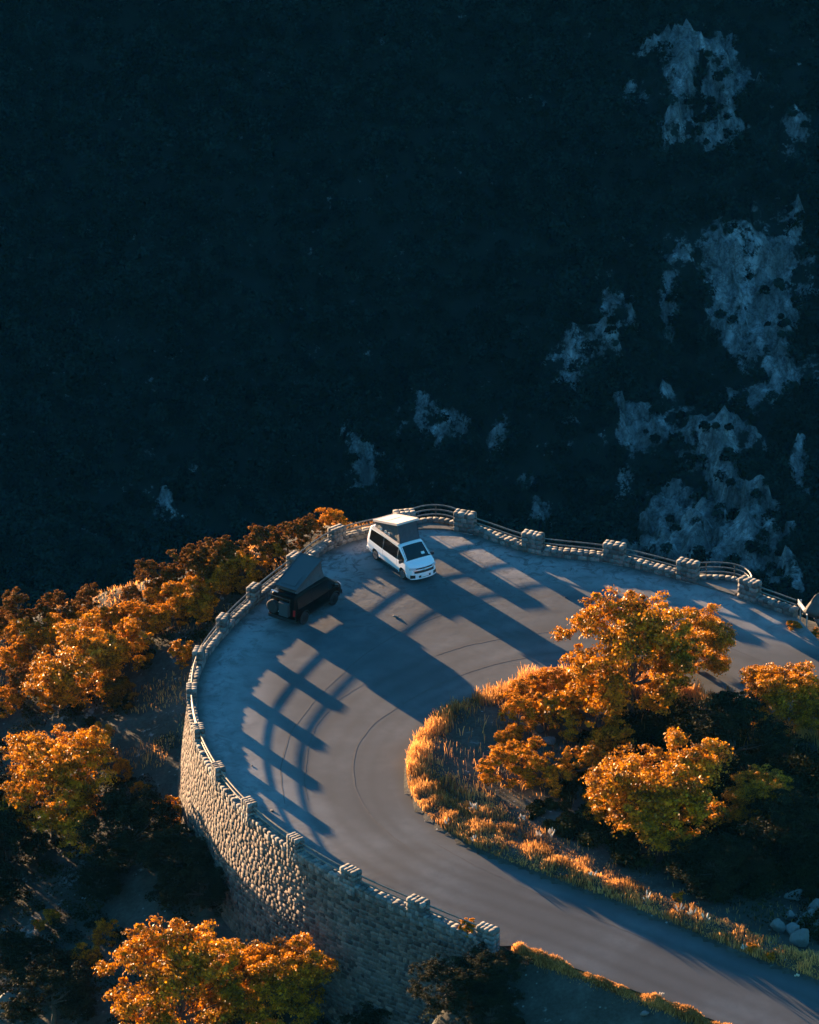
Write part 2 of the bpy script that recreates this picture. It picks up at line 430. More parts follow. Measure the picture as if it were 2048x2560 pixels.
# rock faces on the far slope: picture point, half width, half height (picture pixels), strength
ROCKS = [(1700, 190, 62, 70, 1), (1860, 190, 52, 80, 1), (1750, 125, 40, 26, .8), (1730, 325, 75, 48, 1), (1850, 280, 50, 60, .9), (1640, 240, 50, 45, .7),
         (2000, 350, 22, 60, .7), (1980, 600, 60, 70, .85), (1960, 560, 50, 40, .7), (1710, 750, 38, 75, .8), (1910, 740, 95, 75, .95), (1870, 810, 60, 50, .9),
         (1940, 870, 50, 80, .85), (1995, 800, 30, 70, .8), (1850, 660, 60, 50, .6), (1760, 640, 60, 60, .45), (1440, 900, 75, 55, .72), (1450, 960, 30, 80, .6),
         (1610, 1060, 70, 50, .8), (1700, 1040, 60, 45, .6), (1800, 1120, 80, 60, .95), (1830, 1200, 45, 70, .85), (1580, 1250, 30, 40, .8),
         (1700, 1290, 70, 60, .9), (1760, 1350, 70, 90, 1.05), (1900, 1330, 85, 110, 1.1), (1860, 1260, 60, 60, .95), (1930, 1420, 60, 60, 1.1), (1650, 1380, 70, 60, .85),
         (1830, 1420, 50, 60, .9), (2030, 1180, 28, 60, .85), (1990, 1440, 30, 50, .5), (1100, 1085, 50, 35, .85), (1085, 1140, 22, 25, .6), (1255, 1070, 28, 42, .85), (1245, 1140, 22, 30, .55),
         (910, 1185, 36, 36, .9), (885, 1140, 26, 22, .7), (1010, 1160, 24, 30, .5), (1370, 1290, 26, 30, .7), (1350, 1180, 26, 22, .6), (1250, 1200, 22, 22, .45),
         (1540, 750, 40, 40, .35), (1890, 1000, 60, 40, .4), (2020, 950, 40, 50, .45), (470, 1320, 60, 40, .4), (270, 30, 20, 40, .35), (1890, 90, 26, 26, .4)]
RK = []
for px, py, a, b_, s_ in ROCKS:
    py += 14; px -= 20
    if py < 350 and px < 1960: px = 1730 + (px - 1750) * .85; py = 200 + (py - 215) * .88 + 25; a *= .85; b_ *= .85
    if px > 1560 and py > 1050: s_ += .22; a *= 1.12
    p = hit(px, py)
    sc = FPX / math.hypot(p[1] - CAMY, p[2] - CAMH)
    RK.append((p[0], p[1], a / sc, b_ / sc * 1.22, s_))
def rockmask(x, y):
    m = np.zeros(np.shape(x))
    wx = x + 9 * (fbm(x * .15, y * .15, o=4, seed=41) - .5); wy = y + 9 * (fbm(x * .12 + 9, y * .12, o=3, seed=47) - .5)
    for a, b, ra, rb, s_ in RK:
        q = ((wx - a) / ra) ** 2 + ((wy - b) / rb) ** 2
        m = np.maximum(m, s_ * np.clip(1.45 - q * .75, 0, 1))
    return np.clip(m * .92 + np.where(m > .05, 1.9 * (fbm(x * .24, y * .17, o=5, seed=43) - .50), 0), 0, 1.1)
def grow(a, b, step, k=1.12):
    out = [a]
    s = step
    while abs(out[-1] - b) > s: out.append(out[-1] + math.copysign(s, b - a)); s *= k
    out.append(b); return out
gx = np.array(sorted(set(np.round(np.r_[np.arange(-66, 66.1, .55), grow(66, 620, .8), grow(-66, -620, .8)], 3))))
gy = np.array(sorted(set(np.round(np.r_[np.arange(-74, 14.1, .5), grow(-74, -300, .8), grow(14, 120, .8), np.arange(120, 372, 6), np.arange(372, 500, .8), grow(500, 900, 1.2)], 3))))
X, Y = np.meshgrid(gx, gy)
Z = terr(X, Y)
far = Y > 340
RM = np.where(far, rockmask(X, Y), 0)
ridge = 1 - np.abs(2 * fbm(X * .16, Y * .09, Z * .02, 4, 61) - 1)
def blocks(sc, seed):
    wx = X + 1.6 * sc * (fbm(X / sc * .5, Y / sc * .5, o=2, seed=seed) - .5); wy = Y * .8 + 1.6 * sc * (fbm(X / sc * .5 + 9, Y / sc * .5, o=2, seed=seed + 1) - .5)
    return _hash(np.floor((wx + .35 * wy) / sc).astype(np.int64), np.floor((wy - .2 * wx) / (sc * 1.5)).astype(np.int64), 0, seed)
Z = Z + np.where(far, RM * (3.6 * (blocks(5.5, 91) - .5) + 2.6 * (blocks(2.4, 93) - .5)), 0)
Z = Z + np.where(far, RM * (.4 + 3.5 * (ridge - .5)) + RM * 2.6 * (fbm(X * .6, Y * .4, o=3, seed=71) - .5), 0)
near_rock = np.where(~far & (Y < 10), .55 * np.clip(fbm(X * .22 + 4, Y * .22, o=4, seed=81) * 3 - 1.55, 0, 1) * (X < -13), 0)
nX, nY = len(gx), len(gy)
idx = np.arange(nX * nY).reshape(nY, nX)
FQ = np.stack([idx[:-1, :-1], idx[:-1, 1:], idx[1:, 1:], idx[1:, :-1]], -1).reshape(-1, 4)
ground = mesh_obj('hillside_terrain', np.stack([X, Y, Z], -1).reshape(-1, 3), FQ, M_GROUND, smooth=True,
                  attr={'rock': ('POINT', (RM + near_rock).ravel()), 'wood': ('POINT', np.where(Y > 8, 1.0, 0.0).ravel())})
sm = np.ones(len(FQ), bool); sm[(RM.ravel()[FQ].max(1) > .12)] = False
ground.data.polygons.foreach_set('use_smooth', sm)
tag(ground, kind='structure')

# ------------------------------------------------------------------ road
NL, NC = 460, 72
def pair_param():
    """outer and inner edges sampled so that cross lines stay roughly square to the road"""
    out = resample(OUTER, 1400); inn = resample(INNER, NL)
    last = 0; sel = []
    for q in inn:
        d = np.linalg.norm(out - q, axis=1); sel.append(int(np.argmin(d)))
    sel = np.array(sel, float)
    s2 = np.maximum.accumulate(sel)
    for _ in range(60): s2 = np.r_[s2[0], (s2[:-2] + s2[1:-1] + s2[2:]) / 3, s2[-1]]
    s2[0] = 0; s2[-1] = len(out) - 1
    s2 = np.maximum.accumulate(s2)
    o = np.stack([np.interp(s2, np.arange(len(out)), out[:, 0]), np.interp(s2, np.arange(len(out)), out[:, 1])], 1)
    return o, inn
RO, RI = pair_param()
tt = np.linspace(0, 1, NC + 1)
RP = RO[:, None, :] * (1 - tt[None, :, None]) + RI[:, None, :] * tt[None, :, None]
rx, ry = RP[..., 0].ravel(), RP[..., 1].ravel()
rz_ = zr(rx, ry)
dp, _ = dist_poly(rx, ry, SMOOTH_PARA); dpe, _ = dist_poly(rx, ry, PARA)
di, _ = dist_poly(rx, ry, INNER); dl, _ = dist_poly(rx, ry, LOW_EDGE); dr, _ = dist_poly(rx, ry, RIGHT_EDGE)
dust = np.clip(1 - (dp - 1.6) / 3.4, 0, 1) * np.clip((ry + 44) / 10, 0, 1)
worn = np.exp(-(((rx + 1) / 13) ** 2 + ((ry + 10) / 6.5) ** 2)) * 1.1 + .6 * np.exp(-((dpe - 1) / 1.5) ** 2)
grime = np.clip(1 - (dpe - .2) / .7, 0, 1) + np.clip(1 - di / .8, 0, 1) * .9 + np.clip(1 - dl / .5, 0, 1) * .8
track = sum(a_ * np.exp(-((di - c_ + .25 * np.sin(ry * .21)) / w_) ** 2) for a_, c_, w_ in ((.7, 1.7, .25), (1, 2.6, .3), (.8, 4.0, .3), (1, 5.3, .3), (.6, 7.4, .35), (.5, 9.2, .35))) * np.clip(.3 + 1.2 * fbm(rx * .12, ry * .12, o=2, seed=77), .2, 1)
ri = np.arange(NL * (NC + 1)).reshape(NL, NC + 1)
RF = np.stack([ri[:-1, :-1], ri[:-1, 1:], ri[1:, 1:], ri[1:, :-1]], -1).reshape(-1, 4)
road = mesh_obj('road', np.stack([rx, ry, rz_], -1), RF, M_ROAD, smooth=True,
                attr={'dust': ('POINT', np.clip(dust, 0, 1)), 'worn': ('POINT', np.clip(worn, 0, 1)), 'grime': ('POINT', np.clip(grime, 0, 1)), 'track': ('POINT', np.clip(track, 0, 1))})
tag(road, kind='structure')
def seam(pts, wd):
    P = smooth(resample(pxl(pts), 90), 8)
    T = np.gradient(P, axis=0); T /= np.linalg.norm(T, axis=1)[:, None]; Nn = np.stack([-T[:, 1], T[:, 0]], 1)
    ww = wd * (.55 + .9 * fbm(np.arange(len(P)) * .21, wd * 50, o=2, seed=3)) * np.sin(np.linspace(.08, math.pi - .08, len(P))) ** .4
    jit = .07 * (fbm(np.arange(len(P)) * .35, 3.1, o=2, seed=8) - .5)
    a = P + Nn * (ww + jit)[:, None]; b = P - Nn * (ww - jit)[:, None]
    V = np.vstack([np.c_[a, zr(a[:, 0], a[:, 1]) + .006], np.c_[b, zr(b[:, 0], b[:, 1]) + .006]]); n = len(P)
    F_ = np.array([(i, n + i, n + i + 1, i + 1) for i in range(n - 1)])
    o = mesh_obj('road_seam', V, F_, M_TAR); tag(o, kind='structure')
seam([(1480, 1618), (1333, 1640), (1243, 1658), (1150, 1687), (1060, 1730), (997, 1765), (928, 1812), (891, 1864), (879, 1927), (891, 1984), (928, 2045), (989, 2098), (1049, 2138)], .055)
seam([(1500, 1562), (1400, 1575), (1260, 1595), (1162, 1614), (1085, 1640)], .06)
seam([(920, 1703), (846, 1749), (790, 1812), (768, 1879), (760, 1950), (770, 2000)], .05)

seam([(1240, 1500), (1120, 1530), (1010, 1575), (905, 1640), (800, 1735), (725, 1830), (700, 1920), (712, 2010)], .045)
seam([(1900, 1650), (1750, 1590), (1600, 1568), (1480, 1572)], .05)
seam([(1080, 2105), (1180, 2160), (1300, 2215), (1440, 2275), (1580, 2335), (1740, 2400)], .045)
# ------------------------------------------------------------------ stones
SG = [(i, j, k) for i in (-1, 0, 1) for j in (-1, 0, 1) for k in (-1, 0, 1) if (i, j, k) != (0, 0, 0)]
SV = []
for g in SG:
    n_ = sum(abs(a) for a in g); SV.append([a * {1: 1.0, 2: .975, 3: .92}[n_] for a in g])
SV = np.array(SV, float)
lut = {g: i for i, g in enumerate(SG)}
SF = []
for ax in range(3):
    for sgn in (-1, 1):
        for a in (-1, 0):
            for b in (-1, 0):
                q = []
                for (u, v) in ((a, b), (a + 1, b), (a + 1, b + 1), (a, b + 1)):
                    g = [u, v]; g.insert(ax, sgn); q.append(lut[tuple(g)])
                if (sgn > 0) == (ax == 1): q = q[::-1]
                SF.append(q)
SF = np.array(SF)
class Stones:
    def __init__(s): s.V = []; s.R = []; s.L = None
    def put(s, c, half, ex, ey, ez, jit=.06):
        v = SV * (1 + rng.uniform(-jit, jit, SV.shape)) * np.array(half)
        s.V.append(np.asarray(c) + v[:, :1] * ex + v[:, 1:2] * ey + v[:, 2:] * ez); s.R.append(rng.random())
    def build(s, name, mat, parent=None):
        n = len(s.V); V = np.concatenate(s.V)
        Fc = (SF[None] + (np.arange(n) * len(SV))[:, None, None]).reshape(-1, 4)
        return mesh_obj(name, V, Fc, mat, parent, attr={'rnd': ('FACE', np.repeat(s.R, len(SF)))})
EZ = np.array([0, 0, 1.0])
def frame(T):
    T = T / np.linalg.norm(T); return np.array([T[0], T[1], 0]), np.array([-T[1], T[0], 0])

# parapet ------------------------------------------------------------
parapet = empty('stone_parapet', (float(PIL[9][0]), float(PIL[9][1]), 0))
tag(parapet, 'grey stone parapet with block pillars and iron rails curving round the bend', 'parapet')
PO = np.array([PIL[9][0], PIL[9][1], 0.0])
def build_local(o):
    o.location = (-PO[0], -PO[1], 0)
    return o
PT = []
for i in range(len(PIL)):
    a = CTRL[max(i - 1, 0)]; b = CTRL[min(i + 1, len(CTRL) - 1)]
    T = b - a
    if i == 18: T = CTRL[19] - CTRL[18]
    if i == 17: T = CTRL[17] - CTRL[16]
    PT.append(T / np.linalg.norm(T))
for i, c in enumerate(PIL):
    PL = PLS[i]; PW = .64 if PL > 1 else .58; PIL_H = PHS[i]
    ex, ey = frame(PT[i]); zb = float(zr(*c)); c3 = np.array([c[0], c[1], zb])
    st = Stones(); h = PIL_H + rng.uniform(-.03, .03); nc = 5; hh = (h + .25) / nc
    for k in range(nc):
        z = -.25 + (k + .5) * hh
        nl = 4 if k % 2 == 0 else 3; top = k == nc - 1
        if top: nl = 4
        cuts = np.r_[0, np.sort((np.arange(1, nl) + rng.uniform(-.2, .2, nl - 1)) / nl), 1] * PL - PL / 2
        for a, b in zip(cuts[:-1], cuts[1:]):
            for r_ in (-1, 1):
                st.put(c3 + ex * (a + b) / 2 + ey * r_ * PW / 4 + EZ * z, ((b - a) / 2 * .97, PW / 4 * 1.0, hh / 2 * (.97 if not top else 1.0)), ex, ey, EZ, .05)
    p = st.build('pillar', M_STONE, parapet); build_local(p)
    mb = MB(); mb.box(c3 + EZ * (h / 2 - .2), (PL - .10, PW - .10, h - .02), M=np.stack([ex, ey, EZ], 1))
    q = mb.build('mortar_core', M_MORTAR, p)
def rail_curve(i, off=0.0):
    c = resample(BAYS[i], 15)
    T = np.gradient(c, axis=0); T /= np.linalg.norm(T, axis=1)[:, None]
    return c + np.stack([-T[:, 1], T[:, 0]], 1) * off, T
for i in range(NB):
    c = BAYS[i]; L = np.linalg.norm(np.diff(c, axis=0), axis=1).sum(); n = int(L / .36)
    c = resample(c, n * 2 + 1); T = np.gradient(c, axis=0)
    bel = i in BULGE
    hw, wd = (.17, .34) if bel else (.43, .54)
    st = Stones()
    for k in range(n):
        m_ = c[2 * k + 1]; ex, ey = frame(T[2 * k + 1]); zb = float(zr(*m_)); ln = L / n / 2
        b3 = np.array([m_[0], m_[1], zb])
        if bel:
            st.put(b3 + EZ * (hw / 2 - .05), (ln * .97, wd / 2, hw / 2 + .05), ex, ey, EZ); continue
        lv = rng.uniform(-.015, .03)
        for r_ in (-1, 1):
            st.put(b3 + ey * r_ * wd / 4 + EZ * (hw - .09 + lv) + ex * rng.uniform(-.03, .03), (ln * .95, wd / 4 * .98, .10), ex, ey, EZ, .08)
            st.put(b3 + ey * r_ * (wd / 4 - .015) + EZ * (hw / 2 - .11) + ex * (ln * (k % 2 - .5)), (ln * .95, wd / 4 * .98, hw / 2 - .07 + .06), ex, ey, EZ, .06)
    lw = st.build('low_wall', M_STONE, parapet); build_local(lw)
    if not bel:
        mb = MB()
        for k in range(0, len(c) - 1):
            ex, ey = frame(c[k + 1] - c[k]); m_ = (c[k] + c[k + 1]) / 2; zb = float(zr(*m_))
            mb.box((m_[0], m_[1], zb + hw / 2 - .14), (np.linalg.norm(c[k + 1] - c[k]), wd - .1, hw), M=np.stack([ex, ey, EZ], 1))
        mb.build('mortar_core', M_MORTAR, lw)
    # railing of this bay
    rc, _ = rail_curve(i)
    a0, a1 = (1, -2) if not bel else (0, -1)
    rl = MB(); seg = resample(BAYS[i], 31)
    rr = []
    hs = (.70, 1.0) if not bel else (.42, .72, 1.03)
    frm = None
    for hgt in hs:
        mb = MB()
        mb.tube([(q[0], q[1], float(zr(*q)) + hgt) for q in seg], .048, 6)
        o = mb.build('rail', M_RAIL, frm if frm is not None else parapet)
        if frm is None: o.name = 'railing'; build_local(o); frm = o
    for f_ in (() if not bel else (.2, .5, .8)):
        q = seg[int(f_ * 30)]; zb = float(zr(*q)); mb = MB()
        mb.tube([(q[0], q[1], zb + .08), (q[0], q[1], zb + hs[-1] + .02)], .028, 6)
        mb.build('post', M_RAIL, frm)

# retaining wall of rubble under the parapet ------------------------------
wall_n = 12
st = Stones(); core = MB(); CV = []; prev = None
P = resample(SMOOTH_PARA, 400)[:380]
segL = np.linalg.norm(np.diff(P, axis=0), axis=1).mean()
T = np.gradient(P, axis=0); T /= np.linalg.norm(T, axis=1)[:, None]; ON = np.stack([-T[:, 1], T[:, 0]], 1)
foot = P + ON * .9
zf = terr(foot[:, 0], foot[:, 1]) - .5
ztop = zr(P[:, 0], P[:, 1]) + .10
zf = np.minimum(zf, ztop - 1.3)
BAT = .13
rows = []
for k in range(len(P)):
    o0 = P[k] + ON[k] * .19; H_ = ztop[k] - zf[k]; o1 = P[k] + ON[k] * (.19 + BAT * H_)
    inn = P[k] - ON[k] * .19
    rows.append([(inn[0], inn[1], zf[k]), (inn[0], inn[1], ztop[k]), (o0[0], o0[1], ztop[k]), (o1[0], o1[1], zf[k])])
V = np.array(rows).reshape(-1, 3); n = len(P)
F_ = []
for k in range(n - 1):
    for j in range(4): F_.append((4 * k + j, 4 * k + (j + 1) % 4, 4 * (k + 1) + (j + 1) % 4, 4 * (k + 1) + j))
F_.append((3, 2, 1, 0)); F_.append((4 * (n - 1), 4 * (n - 1) + 1, 4 * (n - 1) + 2, 4 * (n - 1) + 3))
rwall = empty('retaining_wall', (float(PIL[5][0]), float(PIL[5][1]), -4.0))
tag(rwall, 'tall curved rubble stone retaining wall holding up the road bend', 'wall')
o = mesh_obj('mortar_core', V, F_, M_MORTAR, rwall); o.location = (-PIL[5][0], -PIL[5][1], 4.0)
s_tot = np.r_[0, np.cumsum(np.linalg.norm(np.diff(P, axis=0), axis=1))]
dz = 0.0
smax = s_tot[int(len(P) * .62)]
rowz = .02
depth_max = float((ztop - zf).max())
while rowz < depth_max:
    hgt = rng.uniform(.13, .29); s = rng.uniform(0, .3)
    while s < smax:
        ln = rng.uniform(.14, .56)
        sc_ = s + ln / 2; fi = np.interp(sc_, s_tot, np.arange(len(P))); i0 = int(fi)
        H_ = ztop[i0] - zf[i0]
        dzv = rowz + hgt / 2 + .06 * math.sin(s * 2.1 + rowz * 3) + rng.uniform(-.02, .02)
        if dzv < H_:
            p = np.array([np.interp(fi, np.arange(len(P)), P[:, 0]), np.interp(fi, np.arange(len(P)), P[:, 1])])
            ex, ey = frame(T[i0]); ang = rng.uniform(-.16, .16)
            ez2 = EZ * math.cos(ang) + ex * math.sin(ang); ex2 = ex * math.cos(ang) - EZ * math.sin(ang)
            c3 = np.array([p[0], p[1], ztop[i0] - dzv]) + ey * (.108 + BAT * dzv + rng.uniform(-.010, .014))
            st.put(c3, (ln / 2 * .97, .10, hgt / 2 * .97), ex2, ey, ez2 - ey * BAT, .09)
        s += ln
    rowz += hgt
o = st.build('rubble_facing', M_WALL, rwall); o.location = (-PIL[5][0], -PIL[5][1], 4.0)
# ------------------------------------------------------------------ campervans
PAINT_W = simple('white_paint', (.80, .80, .80), .25, coat=.6)
PAINT_B = simple('black_paint', (.0025, .003, .0035), .35, spec=.07)
GLASS = simple('dark_glass', (.008, .012, .014), .06, spec=.6)
TINTED = simple('tinted_glass', (.006, .006, .006), .12)
RUBBER = simple('tyre_rubber', (.015, .015, .015), .85)
ALLOY = simple('alloy_rim', (.45, .45, .46), .35, .8)
BLACKP = simple('black_plastic', (.012, .012, .013), .5)
CHROME = simple('chrome_trim', (.7, .7, .7), .2, 1.0)
LAMPG = simple('headlight_glass', (.45, .47, .50), .12)
REDL = simple('tail_light_red', (.42, .012, .01), .2)
CANVAS_G = simple('grey_canvas', (.045, .055, .065), .9, var=.2)
CANVAS_D = simple('dark_canvas', (.05, .06, .065), .9, var=.2)
LID_W = simple('white_roof_panel', (.52, .44, .39), .5)
LID_B = simple('black_roof_panel', (.03, .036, .040), .45)
PLATE = simple('plate_white', (.75, .75, .72), .5)
SEATM = simple('seat_cloth', (.22, .22, .21), .9)
INK = simple('ink_black', (.01, .01, .01), .6)

HX = [-2.47, -2.42, -2.30, -1.5, 0, .85, 1.02, 1.30, 1.60, 1.84, 1.95, 2.15, 2.32, 2.42, 2.47]
HZ = [1.84, 1.90, 1.95, 1.97, 1.97, 1.94, 1.88, 1.65, 1.40, 1.215, 1.17, 1.11, 1.03, .95, .86]
def Htop(x): return np.interp(x, HX, HZ)
def Wpl(x): return .952 - .13 * np.clip((x - 1.7) / .77, 0, 1) ** 2.6 - .05 * np.clip((-2.25 - x) / .22, 0, 1) ** 2
def zbot(x): return np.interp(x, [-2.47, -2.2, -1.9, 1.9, 2.3, 2.47], [.36, .30, .24, .24, .24, .30])
def section(x):
    Hh = float(Htop(x)); Wd = float(Wpl(x)); zb = float(zbot(x))
    wt = Wd * (1 - .15 * np.clip((Hh - 1.08) / .9, 0, 1))
    z3 = min(.95, Hh - .14); z2 = min(.62, z3 - .12)
    zs = [zb, zb + .10, z2, z3, min(1.08, Hh - .10), Hh - .15 if Hh > 1.3 else Hh - .08, Hh - .05 if Hh > 1.3 else Hh - .03, Hh, Hh + .012, Hh + .02]
    ws = [Wd * .90, Wd * .975, Wd, Wd, Wd * .992, wt + .0, wt - .035, wt - .12, wt * .5, 0]
    for j in range(1, len(zs)): zs[j] = max(zs[j], zs[j - 1] + .004)
    return ws, zs
def deform(p):
    p = np.array(p, float); x, y, z = p[..., 0], p[..., 1], p[..., 2]
    f = np.clip((x - 1.5) / .97, 0, 1) ** 2; r = np.clip((-1.9 - x) / .57, 0, 1)
    p[..., 0] = x - f * (.26 * (np.abs(y) / .95) ** 3 + .09 * np.clip(z - .62, 0, 1) / .5) + r * (.06 * (np.abs(y) / .95) ** 4 + .20 * np.clip(z - 1.0, 0, 1.2) ** 1.2)
    return p
def side_w(x, z):
    ws, zs = section(x); return float(np.interp(z, zs[:8], ws[:8]))
def side_patch(poly, s, off=.006, n=8):
    """poly: x0,x1 and lower/upper z at both ends -> curved patch hugging the body side"""
    x0, x1, zl0, zl1, zu0, zu1 = poly; V = []; F_ = []
    m = 5
    for i in range(n + 1):
        a = i / n; x = x0 + (x1 - x0) * a
        for j in range(m + 1):
            b = j / m; z = (zl0 + (zl1 - zl0) * a) * (1 - b) + (zu0 + (zu1 - zu0) * a) * b
            V.append(deform((x, s * (side_w(x, z) + off), z)))
    for i in range(n):
        for j in range(m):
            q = (i * (m + 1) + j, (i + 1) * (m + 1) + j, (i + 1) * (m + 1) + j + 1, i * (m + 1) + j + 1)
            F_.append(q if s > 0 else q[::-1])
    return V, F_
def end_patch(y0, y1, z0, z1, front, off=.008, n=6, slant=0.0, thick=.02):
    V = []; F_ = []; X0 = 2.47 if front else -2.47; sg = 1 if front else -1
    for i in range(n + 1):
        y = y0 + (y1 - y0) * i / n; sl = slant * i / n
        for z in (z0 + sl, z1 + sl):
            for d in (off, -thick): 
                p = deform((X0, y, z)); p[0] += sg * d; V.append(p)
    for i in range(n):
        a = i * 4; b = a + 4
        F_ += [(a, b, b + 2, a + 2), (a, a + 1, b + 1, b), (a + 2, b + 2, b + 3, a + 3)]
    F_ += [(0, 2, 3, 1), (4 * n, 4 * n + 1, 4 * n + 3, 4 * n + 2)]
    return V, F_
def make_van(name, paint, lift, wheel_r, body_name='body'):
    root = empty(name); up = np.array([0, 0, lift])
    def part(nm, VF, mat, par=root, smooth_=False):
        mb = MB()
        for V, F_ in (VF if isinstance(VF, list) else [VF]): mb.add(np.array(V) + up, F_)
        return mb.build(nm, mat, par, smooth_)
    # body shell with wheel arches cut as gaps in the lower side
    xs = sorted(set(np.round(np.r_[np.linspace(-2.47, 2.47, 46), HX], 3)))
    V = []; F_ = []; K = 19
    AR = wheel_r + .085; ax_ = (-1.47, 1.50)
    for x in xs:
        ws, zs = section(x)
        zs = list(zs); ws = list(ws)
        for a in ax_:
            if abs(x - a) < AR:
                za = wheel_r - lift + math.sqrt(AR * AR - (x - a) ** 2)
                if za > zs[0]:
                    zs[0] = za; zs[1] = max(zs[1], za + .01); zs[2] = max(zs[2], zs[1] + .02); ws[0] = ws[2] * .985; ws[1] = ws[2]
                    for j in range(3, 10): zs[j] = max(zs[j], zs[j - 1] + .004)
        ring = [(x, -w_, z) for w_, z in zip(ws, zs)] + [(x, w_, z) for w_, z in list(zip(ws, zs))[-2::-1]]
        V += [tuple(deform(p)) for p in ring]
    for i in range(len(xs) - 1):
        for j in range(K - 1): F_.append((i * K + j, i * K + j + 1, (i + 1) * K + j + 1, (i + 1) * K + j))
    for e, base in ((0, 0), (1, (len(xs) - 1) * K)):     # end caps, divided across
        ws, zs = section(xs[0] if e == 0 else xs[-1]); x = xs[0] if e == 0 else xs[-1]; off = len(V); m = 8
        for j in range(9):
            for q in range(m + 1):
                y = -ws[j] + 2 * ws[j] * q / m; V.append(tuple(deform((x, y, zs[j]))))
        for j in range(8):
            for q in range(m):
                f = (off + j * (m + 1) + q, off + j * (m + 1) + q + 1, off + (j + 1) * (m + 1) + q + 1, off + (j + 1) * (m + 1) + q)
                F_.append(f if e == 0 else f[::-1])
    part(body_name, (V, [f[::-1] for f in F_]), paint, smooth_=True)
    mb = MB(); mb.box((0, 0, .30 + lift), (4.5, 1.45, .12)); mb.box((0, 0, .62 + lift), (4.4, 1.05, .6)); mb.build('chassis', BLACKP, root)
    for a in ax_:
        for s in (-1, 1):
            mb = MB(); c = (a, 0, wheel_r); y0 = s * .93
            mb.lathe_y([(wheel_r * .62, -.10), (wheel_r * .92, -.115), (wheel_r, -.08), (wheel_r, .08), (wheel_r * .92, .115), (wheel_r * .64, .10)], (a, y0 - s * .11, wheel_r), 28)
            wh = mb.build('wheel', RUBBER, root)
            mb = MB(); yy = y0 + s * .005
            mb.lathe_y([(wheel_r * .66, -.02), (wheel_r * .66, .0), (wheel_r * .58, .0), (wheel_r * .58, -.02)], (a, yy, wheel_r), 24)
            for k in range(5):
                an = k * 2 * math.pi / 5 + .3; cx, cz = math.cos(an), math.sin(an)
                Mx = np.array([[cx, 0, -cz], [0, 1, 0], [cz, 0, cx]])
                mb.box((a + cx * wheel_r * .32, yy, wheel_r + cz * wheel_r * .32), (wheel_r * .6, .02, .07), M=Mx)
            mb.lathe_y([(.05, -.02), (.05, .012)], (a, yy, wheel_r), 10)
            mb.build('rim', ALLOY if paint is PAINT_W else BLACKP, wh)
            mb = MB()      # dark arch lining
            pts = [(a + math.cos(t) * (AR + .0), s * (side_w(a, .6) - .012), wheel_r + math.sin(t) * (AR + .0)) for t in np.linspace(.05, math.pi - .05, 14)]
            mb.tube(pts, .022, 5); mb.build('wheel_arch', BLACKP if paint is PAINT_B else paint, root)
    # windows
    for s in (-1, 1):
        for q in ((.92, 1.62, 1.10, 1.12, 1.78, 1.33), (-.66, .90, 1.08, 1.08, 1.81, 1.79), (-2.16, -.68, 1.12, 1.08, 1.76, 1.81)):
            o = part('side_window', side_patch(q, s), TINTED if q[0] < .9 else GLASS)
        part('door_seam', [side_patch((.86, .875, .45, .45, 1.85, 1.85), s, .003, 1), side_patch((-.66, -.645, .45, .45, 1.85, 1.85), s, .003, 1), side_patch((-1.0, 1.0, .30, .30, .40, .40), s, .010)], BLACKP)
    # windscreen
    V = []; F_ = []; n = 8; m = 8
    for i in range(n + 1):
        x = 1.045 + (1.80 - 1.045) * i / n; ws, zs = section(x); wt = ws[6] - .05
        for j in range(m + 1):
            y = -wt + 2 * wt * j / m; V.append(deform((x, y, np.interp(abs(y), [0, ws[8], ws[7], ws[6]], [zs[9], zs[8], zs[7], zs[6]]) + .012)))
    for i in range(n):
        for j in range(m): F_.append((i * (m + 1) + j, (i + 1) * (m + 1) + j, (i + 1) * (m + 1) + j + 1, i * (m + 1) + j + 1))
    part('windscreen', (V, F_), GLASS)
    for s in (-1, 1):
        mb = MB(); mb.box((1.52, s * 1.08, 1.20 + lift), (.10, .22, .17), rz=-s * .2); mb.box((1.55, s * .96, 1.15 + lift), (.05, .16, .05)); mb.build('mirror', BLACKP, root)
    # rear
    part('rear_window', end_patch(-.62, .62, 1.18, 1.66, False), TINTED)
    for s in (-1, 1):
        part('tail_light', end_patch(*sorted((s * .80, s * .915)), .78, 1.16, False, .012), REDL)
    part('number_plate', end_patch(-.26, .26, .84, .95, False, .02), PLATE)
    part('bumper', [end_patch(-.93, .93, .36, .56, False, .05, 8, thick=.05)], paint if paint is PAINT_W else BLACKP)
    return root, part, up
